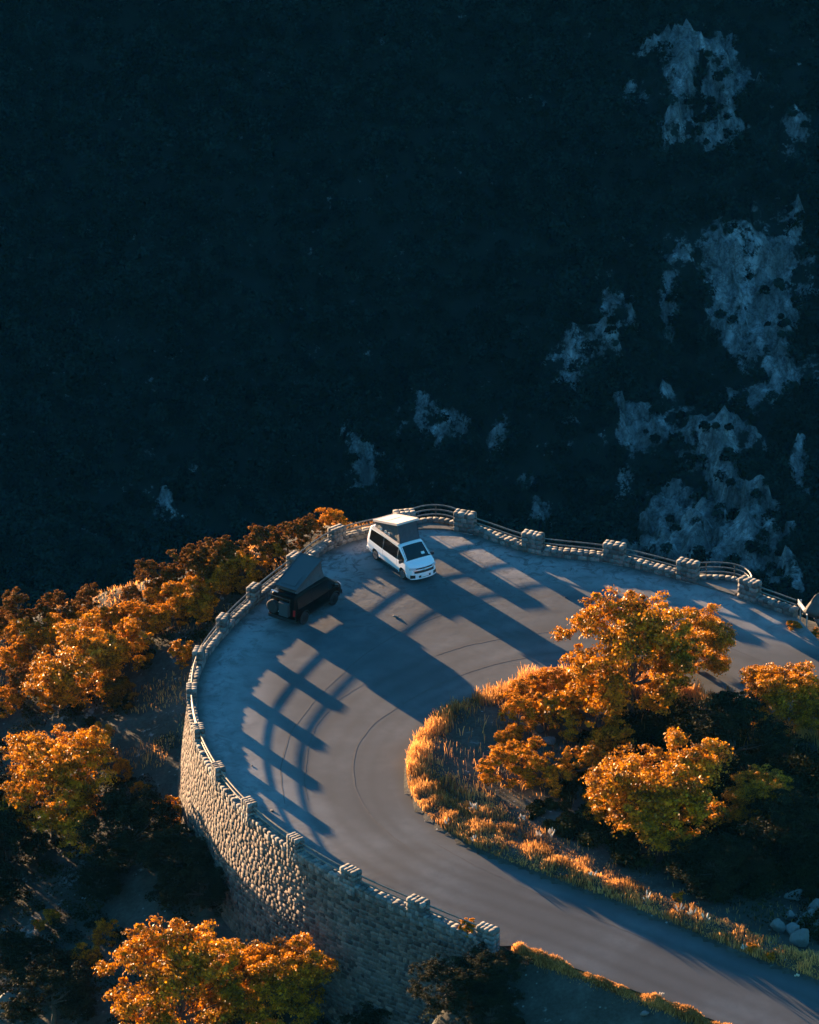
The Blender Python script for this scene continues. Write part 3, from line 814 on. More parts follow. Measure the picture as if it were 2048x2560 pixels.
def roof(root, up, lid_mat, can_mat, z0=.34, z1=1.10):
    L0, L1 = -1.98, .55; y = .70; zr0 = 1.99
    a = np.array([L0, 0, zr0 + z0]); b = np.array([L1, 0, zr0 + z1]); d = (b - a) / np.linalg.norm(b - a)
    nrm = np.array([-d[2], 0, d[0]])
    # shallow tray shaped lid: slab with a raised rim
    def slab(mb, s0, s1, y0, y1, h0, h1):
        Ln = np.linalg.norm(b - a); V = []
        for s_ in (s0, s1):
            for yy in (y0, y1):
                for hh in (h0, h1): V.append(a + d * s_ * Ln + np.array([0, yy, 0]) + nrm * hh + up)
        mb.add(V, [(0, 1, 3, 2), (4, 6, 7, 5), (0, 4, 5, 1), (2, 3, 7, 6), (0, 2, 6, 4), (1, 5, 7, 3)])
    mb = MB(); slab(mb, 0, 1, -y, y, 0, .055)
    lid = mb.build('roof_lid', lid_mat, root)
    mb = MB(); slab(mb, .0, 1, -y - .05, -y, -.05, .085); slab(mb, .0, 1, y, y + .05, -.05, .085); slab(mb, -.02, .0, -y - .05, y + .05, -.05, .075); slab(mb, 1.0, 1.02, -y - .05, y + .05, -.05, .075)
    mb.build('lid_rim', lid_mat, lid)
    mb = MB(); slab(mb, .08, .46, -y + .22, y - .22, .057, .075); mb.build('lid_panel', LID_B if lid_mat is LID_B else lid_mat, lid)
    # canvas: walls from the roof edge up to the lid, folded in at the sides
    V = []; F_ = []; n = 10
    for s in (-1, 1):
        base = len(V)
        for i in range(n + 1):
            t_ = i / n; xb = -1.9 + t_ * 2.72; top = a + (b - a) * (t_ * .96 + .02) - nrm * .02
            zb = float(Htop(xb)) + .0
            for k in range(5):
                u = k / 4; fold = .07 * math.sin(u * math.pi) * (1 + .3 * math.sin(t_ * 17))
                V.append((xb * (1 - u) + top[0] * u, s * (.70 - fold), zb * (1 - u) + top[2] * u))
        for i in range(n):
            for k in range(4):
                q = (base + i * 5 + k, base + (i + 1) * 5 + k, base + (i + 1) * 5 + k + 1, base + i * 5 + k + 1); F_.append(q)
    for i in (0, n):
        base = len(V)
        for q in range(7):
            for k in range(5):
                src = np.array(V[i * 5 + k]); yy = src[1] + (-2 * src[1]) * q / 6
                V.append((src[0] - (.05 * math.sin(k / 4 * math.pi)) * (1 if i else -1), yy, src[2]))
        for q in range(6):
            for k in range(4): F_.append((base + q * 5 + k, base + (q + 1) * 5 + k, base + (q + 1) * 5 + k + 1, base + q * 5 + k + 1))
    mb = MB(); mb.add(np.array(V) + up, F_); mb.build('tent', can_mat, root)
    mb = MB()
    for s in (-1, 1): mb.tube([(-1.9, s * .60, 2.0 + up[2]), (-.2, s * .60, 2.35 + up[2]), (.35, s * .60, 2.75 + up[2])], .02, 5)
    mb.build('roof_strut', ALLOY, root)

# white campervan, nose towards the camera
rr_, rf_ = atr(937.7, 1400.5), atr(1006, 1449)
def place_van(root, rear, front, side):
    d = (front - rear)[:2]; d /= np.linalg.norm(d); lft = np.array([-d[1], d[0]])
    mid = (rear[:2] + front[:2]) / 2 + lft * .95 * side
    root.location = (float(mid[0]), float(mid[1]), float(zr(*mid)) + .004); root.rotation_euler = (0, 0, math.atan2(d[1], d[0]))
    return mid, d
wv, wpart, wup = make_van('white_campervan', PAINT_W, 0.0, .345)
tag(wv, 'white campervan with raised pop top roof facing the camera beside the parapet', 'campervan', 'campervans parked on the bend')
roof(wv, wup, LID_W, CANVAS_G)
WM, _ = place_van(wv, rr_, rf_, 1)
for s in (-1, 1):
    V1 = end_patch(*sorted((s * .52, s * .90)), .86, .98, True, .010); wpart('headlight', V1, LAMPG)
g = wpart('grille', [end_patch(-.56, .56, .885, .955, True, .012), end_patch(-.66, .66, .66, .79, True, .012)], BLACKP)
wpart('chrome_bar', end_patch(-.72, .72, .80, .825, True, .022), CHROME, g)
wpart('bumper_intake', [end_patch(-.40, .40, .36, .50, True, .012)] + [end_patch(*sorted((s * .62, s * .88)), .36, .56, True, .014) for s in (-1, 1)], BLACKP)
wpart('bumper_lip', [end_patch(-.88, .88, .29, .335, True, .03)], PAINT_W)
wpart('front_plate', end_patch(-.26, .26, .40, .50, True, .03), PLATE)
# round maker's emblem: ring with a V over a W
mb = MB(); xc = 2.47 - .09 * (.87 - .62) / .5 + .03; zc = .885
an = np.linspace(0, 2 * math.pi, 25)
mb.tube([(xc, .10 * math.cos(t), zc + .10 * math.sin(t)) for t in an], .010, 5, False)
for pts in ([(-.035, .085), (0, .01), (.035, .085)], [(-.085, .03), (-.042, -.075), (0, .0), (.042, -.075), (.085, .03)]):
    mb.tube([(xc, y_, zc + z_) for y_, z_ in pts], .008, 5)
mb.build('emblem', CHROME, wv)
mb = MB(); mb.box((1.60, .40, 1.45), (.16, .22, .004), M=np.array([[.79, 0, .61], [0, 1, 0], [-.61, 0, .79]])); mb.build('windscreen_paper', PLATE, wv)
mb = MB(); mb.box((-.55, -.80, 1.985), (2.9, .09, .07)); mb.box((-.55, -.86, 1.94), (2.9, .05, .05)); mb.build('awning_rail', simple('awning_cream', (.62, .56, .50), .5), wv)
mb = MB()
M_FLAP = simple('flap_cream', (.5, .45, .4), .8)
for x_ in (-1.2, -.7, -.35):
    mb = MB(); mb.box((x_, -.70, 2.12), (.16, .05, .16), rz=.3); mb.build('tent_flap', M_FLAP, wv)

# black campervan, tail towards the camera
bv, bpart, bup = make_van('black_campervan', PAINT_B, .10, .40)
tag(bv, 'black campervan with raised pop top roof and a spare wheel on its tail', 'campervan', 'campervans parked on the bend')
roof(bv, bup, LID_B, CANVAS_D, .22, 1.12)
BM, _ = place_van(bv, atr(764, 1561), atr(836, 1514), 1)
mb = MB()
prof = [(.20, -.11), (.36, -.12), (.40, -.08), (.40, .08), (.36, .12), (.20, .11)]
an = np.arange(24) * 2 * math.pi / 24; V = []
for r_, h_ in prof: V += [(-2.60 + h_, .48 + r_ * math.cos(t), 1.26 + r_ * math.sin(t)) for t in an]
F_ = [(i * 24 + j, i * 24 + (j + 1) % 24, (i + 1) * 24 + (j + 1) % 24, (i + 1) * 24 + j) for i in range(5) for j in range(24)] + [tuple(range(24)), tuple(120 + j for j in range(24))]
mb.add(V, F_); mb.build('spare_wheel', RUBBER, bv)
mb = MB(); mb.box((-2.58, -.28, 1.25), (.22, .62, .80)); mb.box((-2.60, -.28, 1.66), (.24, .66, .03)); mb.build('tail_box', simple('box_grey', (.03, .04, .045), .5), bv)
mb = MB()
for y_ in (-.64, .05, .92): mb.tube([(-2.52, y_, .95), (-2.52, y_, 1.95)], .018, 6)
mb.tube([(-2.52, -.64, 1.9), (-2.52, .92, 1.9)], .018, 6); mb.build('rear_rack', BLACKP, bv)
mb = MB(); mb.box((-2.34, .55, 2.10), (.10, .46, .05)); mb.box((-2.44, .70, 2.03), (.05, .10, .08)); mb.build('roof_rail', ALLOY, bv)
for s in (-1, 1):
    bpart('headlight', end_patch(*sorted((s * .52, s * .90)), .86, .98, True, .010), LAMPG)
bpart('grille', [end_patch(-.56, .56, .66, .955, True, .012)], BLACKP)
bpart('front_bumper', [end_patch(-.92, .92, .32, .60, True, .05)], BLACKP)

# ------------------------------------------------------------------ signpost, loose stones, rocks
M_SIGN = simple('sign_white', (.72, .70, .66), .5, var=.15); M_STEEL = simple('galvanised_post', (.45, .45, .44), .4, .5)
s0, s1 = atr(2001, 1547), atr(2017, 1568)
dv = (s1 - s0)[:2]; ln = np.linalg.norm(dv); rzs = math.atan2(dv[1], dv[0])
sg = empty('road_sign', (float(s0[0]), float(s0[1]), -.05), rzs); tag(sg, 'white road sign board on two posts beside the big rock', 'sign')
for x_ in (0, ln):
    mb = MB(); mb.tube([(x_, 0, -.2), (x_, 0, 1.28)], .045, 8); mb.build('post', M_STEEL, sg)
mb = MB(); mb.prism([(-.28, .86), (ln + .12, .86), (ln + .26, 1.02), (ln + .12, 1.20), (-.28, 1.20)], 1, -.085, -.055); mb.build('sign_board', M_SIGN, sg)
mb = MB(); mb.prism([(-.24, .89), (ln + .08, .89), (ln + .08, .91), (-.24, .91)], 1, -.089, -.0865); mb.prism([(-.24, 1.15), (ln + .08, 1.15), (ln + .08, 1.18), (-.24, 1.18)], 1, -.089, -.0865)
mb.build('border_line', INK, sg)

def rock_mesh(name, seed, squash=.7, n=20):
    V = []; F_ = []
    for i in range(n + 1):
        th = math.pi * i / n
        for j in range(2 * n):
            ph = math.pi * j / n; V.append((math.sin(th) * math.cos(ph), math.sin(th) * math.sin(ph), math.cos(th)))
    V = np.array(V); r_ = np.random.default_rng(seed)
    rad = np.full(len(V), 1.3)
    for _ in range(15):                       # cut by random planes: facets like broken limestone
        d_ = r_.normal(size=3); d_ /= np.linalg.norm(d_); c = V @ d_; h = r_.uniform(.42, .85)
        rad = np.where(c > .05, np.minimum(rad, h / np.maximum(c, .05)), rad)
    rad += .20 * (fbm(V[:, 0] * 2.5 + seed, V[:, 1] * 2.5, V[:, 2] * 2.5, 4, seed) - .5)
    V = V * rad[:, None] * np.array([1, .8, squash])
    for i in range(n):
        for j in range(2 * n): F_.append((i * 2 * n + j, (i + 1) * 2 * n + j, (i + 1) * 2 * n + (j + 1) % (2 * n), i * 2 * n + (j + 1) % (2 * n)))
    me = mesh_obj(name, V, np.array(F_), M_ROCK, attr={'rnd': ('FACE', np.full(len(F_), r_.random()))})
    return me
def rock(name, px, py, r, label, seed, cat='rock', group=None, squash=.75, sink=.3, rz=0, road_=False):
    o = rock_mesh(name, seed, squash, 20 if r > .3 else 8)
    p = atr(px, py) if road_ else hit(px, py)
    o.location = (float(p[0]), float(p[1]), float(p[2]) + r * squash * (1 - sink)); o.scale = (r, r, r); o.rotation_euler = (0, 0, rz)
    return tag(o, label, cat, group)
rock('roadside_rock', 2050, 1566, 1.3, 'big broken rock at the roadside right behind the white sign', 11, squash=1.15, sink=.2, road_=True)
rock('roadside_rock', 2068, 1575, .8, 'dark lower rock under the big one at the right edge', 12, squash=.8)
rock('boulder', 25, 1612, .60, 'rounded grey boulder by the left edge below the crest shrubs', 13)
rock('boulder', 78, 1578, .42, 'small grey boulder above and right of the rounded one', 14)
rock('boulder', 158, 1556, .78, 'pinkish lit boulder behind the crown of the upper oak', 15)
rock('rock_slab', 330, 1506, .85, 'flat pale sunlit slab on the crest', 16, squash=.3)
rock('boulder', 1352, 1832, .34, 'small pale rock among the island shrubs nearest the bare patch', 17)
rock('boulder', 1377, 1860, .42, 'brightest pale rock under the yellow island shrub', 18)
rock('boulder', 1402, 1880, .36, 'grey rock at the right of the island rock group', 19)
for i, (px, py, r, lab) in enumerate([(1945, 2330, .55, 'leftmost squat rock of the pile near the lower road'), (1975, 2305, .5, 'upright grey rock second from the left of the lower pile'),
        (1985, 2340, .45, 'small rock in the front middle of the lower pile'), (2012, 2320, .62, 'tall pale rock right of the middle of the lower pile'),
        (2005, 2365, .5, 'pale rock at the bottom of the lower pile'), (2040, 2290, .7, 'largest rock of the lower pile at the picture edge'),
        (2042, 2340, .6, 'broad rock at the right end of the lower pile'), (1990, 2255, .5, 'dim rock above the lower pile')]):
    rock('boulder', px, py, r, lab, 30 + i, group='pile of rocks by the lower road', squash=1.0)
rock('boulder', 20, 2520, 1.0, 'large pale rock in the bottom left corner', 44)
rock('boulder', 1608, 2541, .28, 'white stone on the bank below the lower road edge', 45)
for i, (px, py, r, lab) in enumerate([(990, 1543, .20, 'dark flat stone lying on the asphalt between the two vans shadows'), (1415, 1494, .13, 'small pale stone on the road near the oak top'),
        (630, 1915, .12, 'tiny pale stone on the asphalt near the leftmost rail shadows'), (681, 2028, .13, 'pale stone at the foot of the lower parapet'),
        (820, 1477, .16, 'flat dark stone right of the black van'), (1110, 1446, .12, 'dark pebble just in front of the white van')]):
    rock('loose_stone', px, py, r, lab, 50 + i, 'stone', 'loose stones on the road', squash=.35, sink=.35, road_=True)

# ------------------------------------------------------------------ foliage
def leaf_cloud(C, Nn, size, r_, asp=1.4):
    n = len(C)
    nn = Nn + r_.normal(scale=.75, size=(n, 3)); nn[:, 2] += .25; nn /= np.linalg.norm(nn, axis=1)[:, None]
    a = np.cross(nn, r_.normal(size=(n, 3))); a /= np.linalg.norm(a, axis=1)[:, None] + 1e-9; b = np.cross(nn, a)
    s = size * r_.uniform(.55, 1.35, n)[:, None]
    a = a * s * asp / 2; b = b * s / 2
    V = np.stack([C - a, C + b * .9 - a * .1 + nn * s * .14, C + a, C - b * .9 - a * .1 + nn * s * .14], 1).reshape(-1, 3)
    return V
def sph(n, r_):
    v = r_.normal(size=(n, 3)); return v / np.linalg.norm(v, axis=1)[:, None]
def crown(name, mat, Rr, Hr, clumps, sub, leaves, lsize, seed, spiky=0.0, gap=.0, conical=0.0, parent=None, base=0.0):
    """lumpy crown: big lobes over an ellipsoid, each with small clumps whose shells carry the leaves"""
    r_ = np.random.default_rng(seed)
    d = sph(clumps, r_); d[:, 2] = np.where(d[:, 2] < -.7, -d[:, 2] * .6, d[:, 2]); d /= np.linalg.norm(d, axis=1)[:, None]
    rad = r_.uniform(.42, .95, clumps)[:, None]
    lump = .68 + .64 * fbm(d[:, 0] * 1.6 + seed, d[:, 1] * 1.6, d[:, 2] * 1.6, 2, seed)[:, None]
    P1 = d * rad * lump * np.array([Rr, Rr, Hr])
    if conical: P1[:, :2] *= np.clip(1 - conical * (P1[:, 2:3] / Hr + .3), .15, 1.4)
    r1 = Rr * r_.uniform(.19, .34, clumps)
    d2 = sph(clumps * sub, r_); par = np.repeat(np.arange(clumps), sub)
    out = P1[par] / np.linalg.norm(P1[par] + 1e-6, axis=1)[:, None]
    d2 = d2 + out * .7; d2 /= np.linalg.norm(d2, axis=1)[:, None]
    P2 = P1[par] + d2 * (r1[par] * r_.uniform(.5, 1.3, len(par)))[:, None]
    r2 = Rr * r_.uniform(.055, .15, len(par))
    d3 = sph(len(par) * leaves, r_); p3 = np.repeat(np.arange(len(par)), leaves)
    d3[:, 2] = np.abs(d3[:, 2]) * .8 - .25
    C = P2[p3] + d3 * (r2[p3] * (r_.uniform(.35, 1.25 + spiky, len(p3)) + .5 * np.clip(r_.random(len(p3)) - .85, 0, 1) * 6))[:, None] * np.array([1, 1, .8])
    keep = C[:, 2] > -Hr * .95
    C, d3, p3 = C[keep], d3[keep], p3[keep]
    V = leaf_cloud(C, d3, lsize, r_) + np.array([0, 0, base])
    n = len(C); F_ = np.arange(n * 4).reshape(n, 4)
    rnd = np.clip(.55 * r_.random(n) + .45 * np.repeat(r_.random(len(par)), leaves)[keep], 0, 1)
    o = mesh_obj(name, V, F_, mat, parent, attr={'rnd': ('FACE', rnd)})
    return o, P1 + np.array([0, 0, base]), r1
def plant(name, crown_name, mat, Rr, Hr, hc, clumps, sub, leaves, ls, seed, trunk_r=.12, **kw):
    root = empty(name)
    c, P1, r1 = crown(crown_name, mat, Rr, Hr, clumps, sub, leaves, ls, seed, parent=root, base=hc, **kw)
    r_ = np.random.default_rng(seed + 500); mb = MB()
    k = max(hc - Hr * .35, .15 * hc)
    pts = [(0, 0, -.6), (.05 * Rr * r_.normal(), .05 * Rr * r_.normal(), k * .5), (.08 * Rr * r_.normal(), .08 * Rr * r_.normal(), k)]
    mb.tube(pts, [trunk_r * 1.25, trunk_r, trunk_r * .75], 7)
    for i in r_.permutation(len(P1))[:min(14, len(P1))]:
        e = P1[i]; s = np.array(pts[2]) * 1.0; m_ = (s + e) / 2 + r_.normal(scale=.06 * Rr, size=3)
        mb.tube([s, m_, e], [trunk_r * .5, trunk_r * .32, trunk_r * .12], 5)
    mb.build('trunk', M_BARK, root)
    return root
PROTO = {
 'oakA': plant('oak_tree', 'crown', M_OAK, 4.0, 3.3, 3.5, 44, 15, 66, .135, 101, .2),
 'oakB': plant('oak_tree', 'crown', M_OAK, 4.0, 3.0, 3.2, 42, 15, 66, .135, 102, .2),
 'oakC': plant('oak_tree', 'crown', M_OAK_SHADE, 4.0, 3.4, 3.6, 38, 14, 66, .14, 103, .2),
 'bushA': plant('shrub', 'crown', M_OAK, 1.3, 1.0, 1.0, 22, 8, 44, .10, 104, .05),
 'bushB': plant('shrub', 'crown', M_BROOM, 1.3, .9, .9, 20, 8, 46, .09, 105, .04, spiky=.5),
 'bushC': plant('shrub', 'crown', M_BROOM, 1.3, 1.1, 1.05, 22, 8, 44, .09, 106, .04, spiky=.7),
 'junA': plant('juniper', 'crown', M_JUN, 1.3, 1.5, 1.5, 24, 9, 48, .09, 107, .06, conical=.35),
 'junB': plant('juniper', 'crown', M_JUN, 1.3, 1.25, 1.25, 24, 9, 48, .09, 108, .06, conical=.2),
}
R0 = {'oakA': 4, 'oakB': 4, 'oakC': 4}
used = set()
CATN = {'oak': ('oak_tree', 'tree'), 'bus': ('shrub', 'shrub'), 'jun': ('juniper', 'juniper shrub')}
def put(kind, px, py, r, label, group=None, zs=1.0, seed=0):
    """crown centre seen at (px, py) with radius r metres"""
    r *= .86 if kind[:3] == 'oak' else .93
    src = PROTO[kind]; s = r / R0.get(kind, 1.3)
    hc = {'oakA': 3.5, 'oakB': 3.2, 'oakC': 3.6, 'bushA': 1.0, 'bushB': .9, 'bushC': 1.05, 'junA': 1.5, 'junB': 1.25}[kind] * s * zs
    zz = np.concatenate([np.linspace(10, -20, 151), np.linspace(-20.5, -60, 80)])
    Q = np.array([at(px, py, z_) for z_ in zz]); gd = terr(Q[:, 0], Q[:, 1]); ok = Q[:, 1] <= np.interp(Q[:, 0], FARX, FARY) + .6
    cr = np.nonzero(ok & (Q[:, 2] <= gd + hc))[0]
    if len(cr): p = Q[cr[0]]; g = float(gd[cr[0]])
    else:                                     # stands on the crest: a taller plant
        j = np.nonzero(ok)[0][-1]; p = Q[j]; g = float(gd[j]); zs = zs * min(1.7, max(.8, (p[2] - g) / hc))
    if kind in used:
        o = src.copy(); COL.objects.link(o)
        for ch in src.children:
            c = ch.copy(); COL.objects.link(c); c.parent = o
    else: o = src; used.add(kind)
    o.location = (float(p[0]), float(p[1]), g); o.scale = (s, s, s * zs); o.rotation_euler = (0, 0, (px * 7.13 + py * 3.7) % 6.28)
    n_, c_ = CATN[kind[:3]]
    o['label'] = label; o['category'] = c_
    if group: o['group'] = group
    elif 'group' in o: del o['group']
    return o
G1 = 'oaks on the island inside the bend'; G2 = 'oaks on the hillside left of the wall'; G3 = 'shrubs along the hillside crest'
G4 = 'shrubs on the island inside the bend'; G5 = 'shrubs on the slope left of the wall'
put('oakA', 1585, 1665, 4.2, 'large golden oak whose top overlaps the upper road', G1, 1.1)
put('oakB', 1735, 1610, 2.6, 'golden oak crown joined to the right of the large one', G1, 1.0)
put('oakB', 1645, 1975, 4.3, 'broad rounded golden oak in the middle of the island', G1, .95)
put('oakB', 1965, 1740, 2.8, 'half lit oak near the right edge below the road', G1, 1.0)
put('oakA', 2050, 1780, 2.0, 'oak cut off by the right edge of the picture', G1)
put('oakA', 1900, 2010, 2.2, 'small oak with a few lit twigs right of the broad one', G1, .9)
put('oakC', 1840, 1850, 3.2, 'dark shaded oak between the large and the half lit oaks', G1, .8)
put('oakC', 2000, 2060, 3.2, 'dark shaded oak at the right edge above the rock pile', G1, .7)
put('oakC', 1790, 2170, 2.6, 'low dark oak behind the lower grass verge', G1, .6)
put('bushC', 1298, 1790, 1.15, 'rusty shrub at the back of the bare patch', G4, 1.1)
put('bushB', 1320, 1730, 1.1, 'pale orange shrub just below the back grass verge', G4)
put('bushC', 1255, 1925, 1.3, 'spreading orange shrub at the front of the bare patch', G4)
put('bushB', 1310, 1890, 1.2, 'orange shrub between the spreading one and the rocks', G4)
put('bushA', 1410, 1790, 1.6, 'bright yellow leafed shrub above the island rocks', G4, 1.1)
put('bushA', 1480, 1775, 1.7, 'yellow leafed shrub touching the large oak', G4, 1.1)
put('bushB', 1440, 1715, 1.3, 'pale shrub behind the yellow ones by the road', G4)
put('bushA', 1400, 1950, 1.1, 'dark shaded shrub below the island rocks', G4)
put('bushA', 1470, 1920, 1.4, 'dark shrub left of the broad oak', G4)
put('bushC', 1500, 2020, 1.0, 'shaded shrub at the foot of the broad oak', G4)
put('bushC', 1345, 1935, 1.1, 'dark rusty shrub right of the spreading orange one', G4)
put('bushB', 1352, 1775, 1.2, 'rusty shrub between the rear shrub and the bright yellow one', G4)
put('bushC', 1385, 1725, 1.1, 'straw coloured shrub on the back verge', G4)
put('bushC', 1275, 1850, .8, 'low rusty shrub along the right side of the bare patch', G4)
put('bushB', 1530, 1850, 1.4, 'orange shrub under the left side of the large oak', G4)
# hillside on the left
put('oakB', 190, 1668, 3.5, 'golden oak on the upper left slope under the crest', G2, .95)
put('bushC', 320, 1630, 1.6, 'bright orange bush right of the upper left oak', G5, 1.1)
put('bushB', 250, 1620, 1.3, 'orange bush inside the right of the upper left oak', G5)
put('oakA', 130, 1975, 3.9, 'tall golden oak at the left edge halfway down', G2, 1.1)
put('oakC', 20, 2080, 2.6, 'golden oak cut by the left edge below the tall one', G2)
put('oakB', 232, 1860, 1.4, 'small open oak beside the top of the tall left one', G2, 1.2)
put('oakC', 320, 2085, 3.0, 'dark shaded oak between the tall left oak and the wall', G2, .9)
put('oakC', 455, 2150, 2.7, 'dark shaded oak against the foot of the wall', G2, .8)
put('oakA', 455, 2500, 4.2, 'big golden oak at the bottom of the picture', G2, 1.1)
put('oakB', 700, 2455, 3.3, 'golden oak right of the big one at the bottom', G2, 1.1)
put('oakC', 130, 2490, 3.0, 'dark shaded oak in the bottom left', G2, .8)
put('bushA', 205, 2400, 1.0, 'partly lit shrub above the dark bottom left oak', G5)
put('bushC', 262, 2345, .75, 'reddish lit shrub above the big bottom oak', G5, 1.2)
put('bushB', 130, 2300, .6, 'small lit shrub on the stony ground, upper of two', G5)
put('bushB', 98, 2322, .45, 'tiny orange tuft on the stony ground, lower left', G5)
put('bushC', 305, 1935, .6, 'narrow lit shrub right of the tall left oak', G5, 1.5)
put('bushC', 350, 1980, .5, 'low lit shrub on the path edge', G5)
put('bushA', 418, 2030, 1.0, 'golden shrub against the lit wall foot', G5, 1.2)
put('bushA', 448, 1645, .95, 'golden shrub outside the parapet at the top of the path', G5, 1.1)
put('bushC', 60, 1600, 1.2, 'yellow shrub by the rounded boulder', G5)
put('bushB', 25, 1655, 1.1, 'orange shrub at the left edge below the rounded boulder', G5)
put('bushA', 1165, 2385, .6, 'lit twiggy bush at the end of the wall', G5, 1.2)
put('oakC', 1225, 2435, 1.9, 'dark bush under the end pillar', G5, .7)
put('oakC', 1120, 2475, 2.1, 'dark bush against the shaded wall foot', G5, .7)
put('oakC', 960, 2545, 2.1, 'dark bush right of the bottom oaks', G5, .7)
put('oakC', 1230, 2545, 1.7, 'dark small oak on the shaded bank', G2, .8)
for i, (k, px, py, r, lab) in enumerate([
    ('junA', 38, 1530, 1.35, 'leftmost dark brown juniper on the crest'), ('junB', 100, 1552, .9, 'low juniper second from the left edge on the crest'),
    ('junA', 222, 1508, 1.15, 'lone rounded juniper behind the upper left oak'), ('junB', 182, 1530, .8, 'low juniper left of the lone rounded one'),
    ('junA', 368, 1455, 1.15, 'tall juniper right of the pale slab'), ('junB', 330, 1495, .8, 'low juniper beside the pale slab'),
    ('junB', 425, 1448, 1.0, 'juniper in the crest gap right of the tall one'), ('junA', 460, 1425, 1.25, 'dark juniper crowning the middle of the crest'),
    ('junB', 520, 1415, 1.5, 'broad dark juniper on the crest'), ('junB', 580, 1400, 1.2, 'juniper rising to the right of the broad one'),
    ('bushC', 610, 1432, 1.2, 'rusty shrub below the rising juniper'), ('junB', 650, 1372, 1.35, 'rusty juniper behind the black van'),
    ('bushA', 690, 1395, 1.0, 'yellow shrub just beyond the parapet by the black van'), ('junB', 720, 1352, 1.2, 'rusty juniper where the crest meets the parapet'),
    ('junB', 775, 1330, 1.05, 'juniper behind the parapet left of the white van'), ('bushC', 830, 1312, .9, 'last rusty shrub of the crest near the white van'),
    ('bushB', 275, 1560, 1.3, 'pale orange shrub between the slab and the oak'), ('bushC', 330, 1550, 1.1, 'orange shrub under the pale slab'),
    ('bushB', 385, 1560, 1.2, 'orange shrub halfway between slab and wall'), ('bushC', 430, 1540, 1.1, 'orange shrub left of the path top'),
    ('bushB', 500, 1532, 1.25, 'bright orange shrub outside the parapet above the path'), ('bushC', 470, 1490, 1.2, 'brown shrub under the dark crest junipers'),
    ('bushB', 545, 1478, 1.0, 'brown shrub in straw grass by the parapet'), ('bushC', 140, 1590, 1.1, 'orange shrub above the oak crown'), ('bushB', 10, 1580, .9, 'orange shrub under the leftmost juniper'),
    ('bushC', 620, 1475, .6, 'little shrub close outside the parapet left of the black van')]):
    put(k, px, py, r, lab, G3)
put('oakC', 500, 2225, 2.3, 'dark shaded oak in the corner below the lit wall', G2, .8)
for px, py, r in ((-110, 1990, 3.6), (-190, 2150, 3.4), (-60, 2230, 2.6)):  # unseen oaks added only to throw shade on the lower left slope
    put('oakC', px, py, r, 'dark oak added as a shade caster just outside the left edge of the picture', G2, .9)
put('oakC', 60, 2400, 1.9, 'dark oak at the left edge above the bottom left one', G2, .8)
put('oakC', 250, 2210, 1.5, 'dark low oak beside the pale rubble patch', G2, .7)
G6 = 'shrubs in the shade of the left hillside'
for i, (k, px, py, r, lab) in enumerate([
    ('junB', 60, 1720, 1.3, 'dark juniper under the left of the upper oak'), ('bushA', 150, 1770, 1.1, 'shaded shrub below the upper left oak'),
    ('junB', 300, 1740, 1.2, 'dark juniper below the bright orange bush'), ('bushC', 15, 1770, 1.0, 'shaded shrub at the left edge above the tall oak'),
    ('junB', 130, 1525, 1.1, 'rounded juniper on the skyline near the left'),
    ('junB', 490, 1405, 1.2, 'juniper bulging above the crest right of the middle'),
    ('junA', 545, 1385, 1.1, 'pointed juniper on the skyline before the rising one'), ('bushB', 200, 1575, 1.1, 'orange shrub just above the upper oak crown'),
    ('bushC', 560, 1450, 1.0, 'orange shrub below the broad juniper'), ('bushB', 400, 1510, 1.1, 'pale shrub under the tall juniper'),
    ('bushC', 85, 1615, 1.0, 'yellow shrub touching the left of the upper oak')]):
    put(k, px, py, r, lab, G6 if i < 4 else G3)
for k, o in PROTO.items():
    if k not in used: bpy.data.objects.remove(o)

# dense shaded undergrowth: nobody could count it
def cloud_stuff(name, pts, rads, per, ls, mat, seed, squash=.7):
    r_ = np.random.default_rng(seed); n = len(pts)
    d = sph(n * per, r_); d[:, 2] = np.abs(d[:, 2]) * 1.1 - .2; p = np.repeat(np.arange(n), per)
    C = pts[p] + d * (rads[p] * r_.uniform(.6, 1.12, len(p)))[:, None] * np.array([1, 1, squash])
    V = leaf_cloud(C, d, ls, r_)
    o = mesh_obj(name, V, np.arange(len(V)).reshape(-1, 4), mat, attr={'rnd': ('FACE', np.clip(.3 * r_.random(len(C)) + .7 * np.repeat(r_.random(n), per), 0, 1))})
    return o
def scatter(n, box, cond, seed):
    r_ = np.random.default_rng(seed); x = r_.uniform(box[0], box[1], n); y = r_.uniform(box[2], box[3], n)
    m = cond(x, y); x, y = x[m], y[m]; return x, y, terr(x, y)
OAKC = [(p.location.x, p.location.y) for p in []]
def isl_cond(x, y):
    di, _ = dist_poly(x, y, INNER)
    base = inside(x, y, INN_POLY) & (di > 1.6)
    q = at(1500, 1800)[0]
    return base & ((x - .42 * (y + 30)) > q - 1.5) & ((fbm(x * .3, y * .3, o=2, seed=91)) > .27) & (di > 2.2 + 1.5 * (y < -35))
x, y, z = scatter(4200, (5, 44, -62, -10), isl_cond, 201)
rr2 = np.random.default_rng(202).uniform(.4, 1.0, len(x)) * np.clip((x - 4) / 8, .4, 1.2)
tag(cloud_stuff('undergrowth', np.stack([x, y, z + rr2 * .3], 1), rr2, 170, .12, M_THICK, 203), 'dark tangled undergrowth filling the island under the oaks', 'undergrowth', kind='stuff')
def left_cond(x, y):
    d, a = dist_poly(x, y, OUTER)
    out = ~inside(x, y, OUT_POLY)
    return out & (d > 1.4) & (y < np.interp(x, FARX, FARY)) & (fbm(x * .16 + 2, y * .16, o=3, seed=95) > .41)
x, y, z = scatter(3200, (-36, 22, -74, 2), left_cond, 211)
px_gap = (fbm(x * .5, y * .5, o=2, seed=5) > .35); x, y, z = x[px_gap], y[px_gap], z[px_gap]
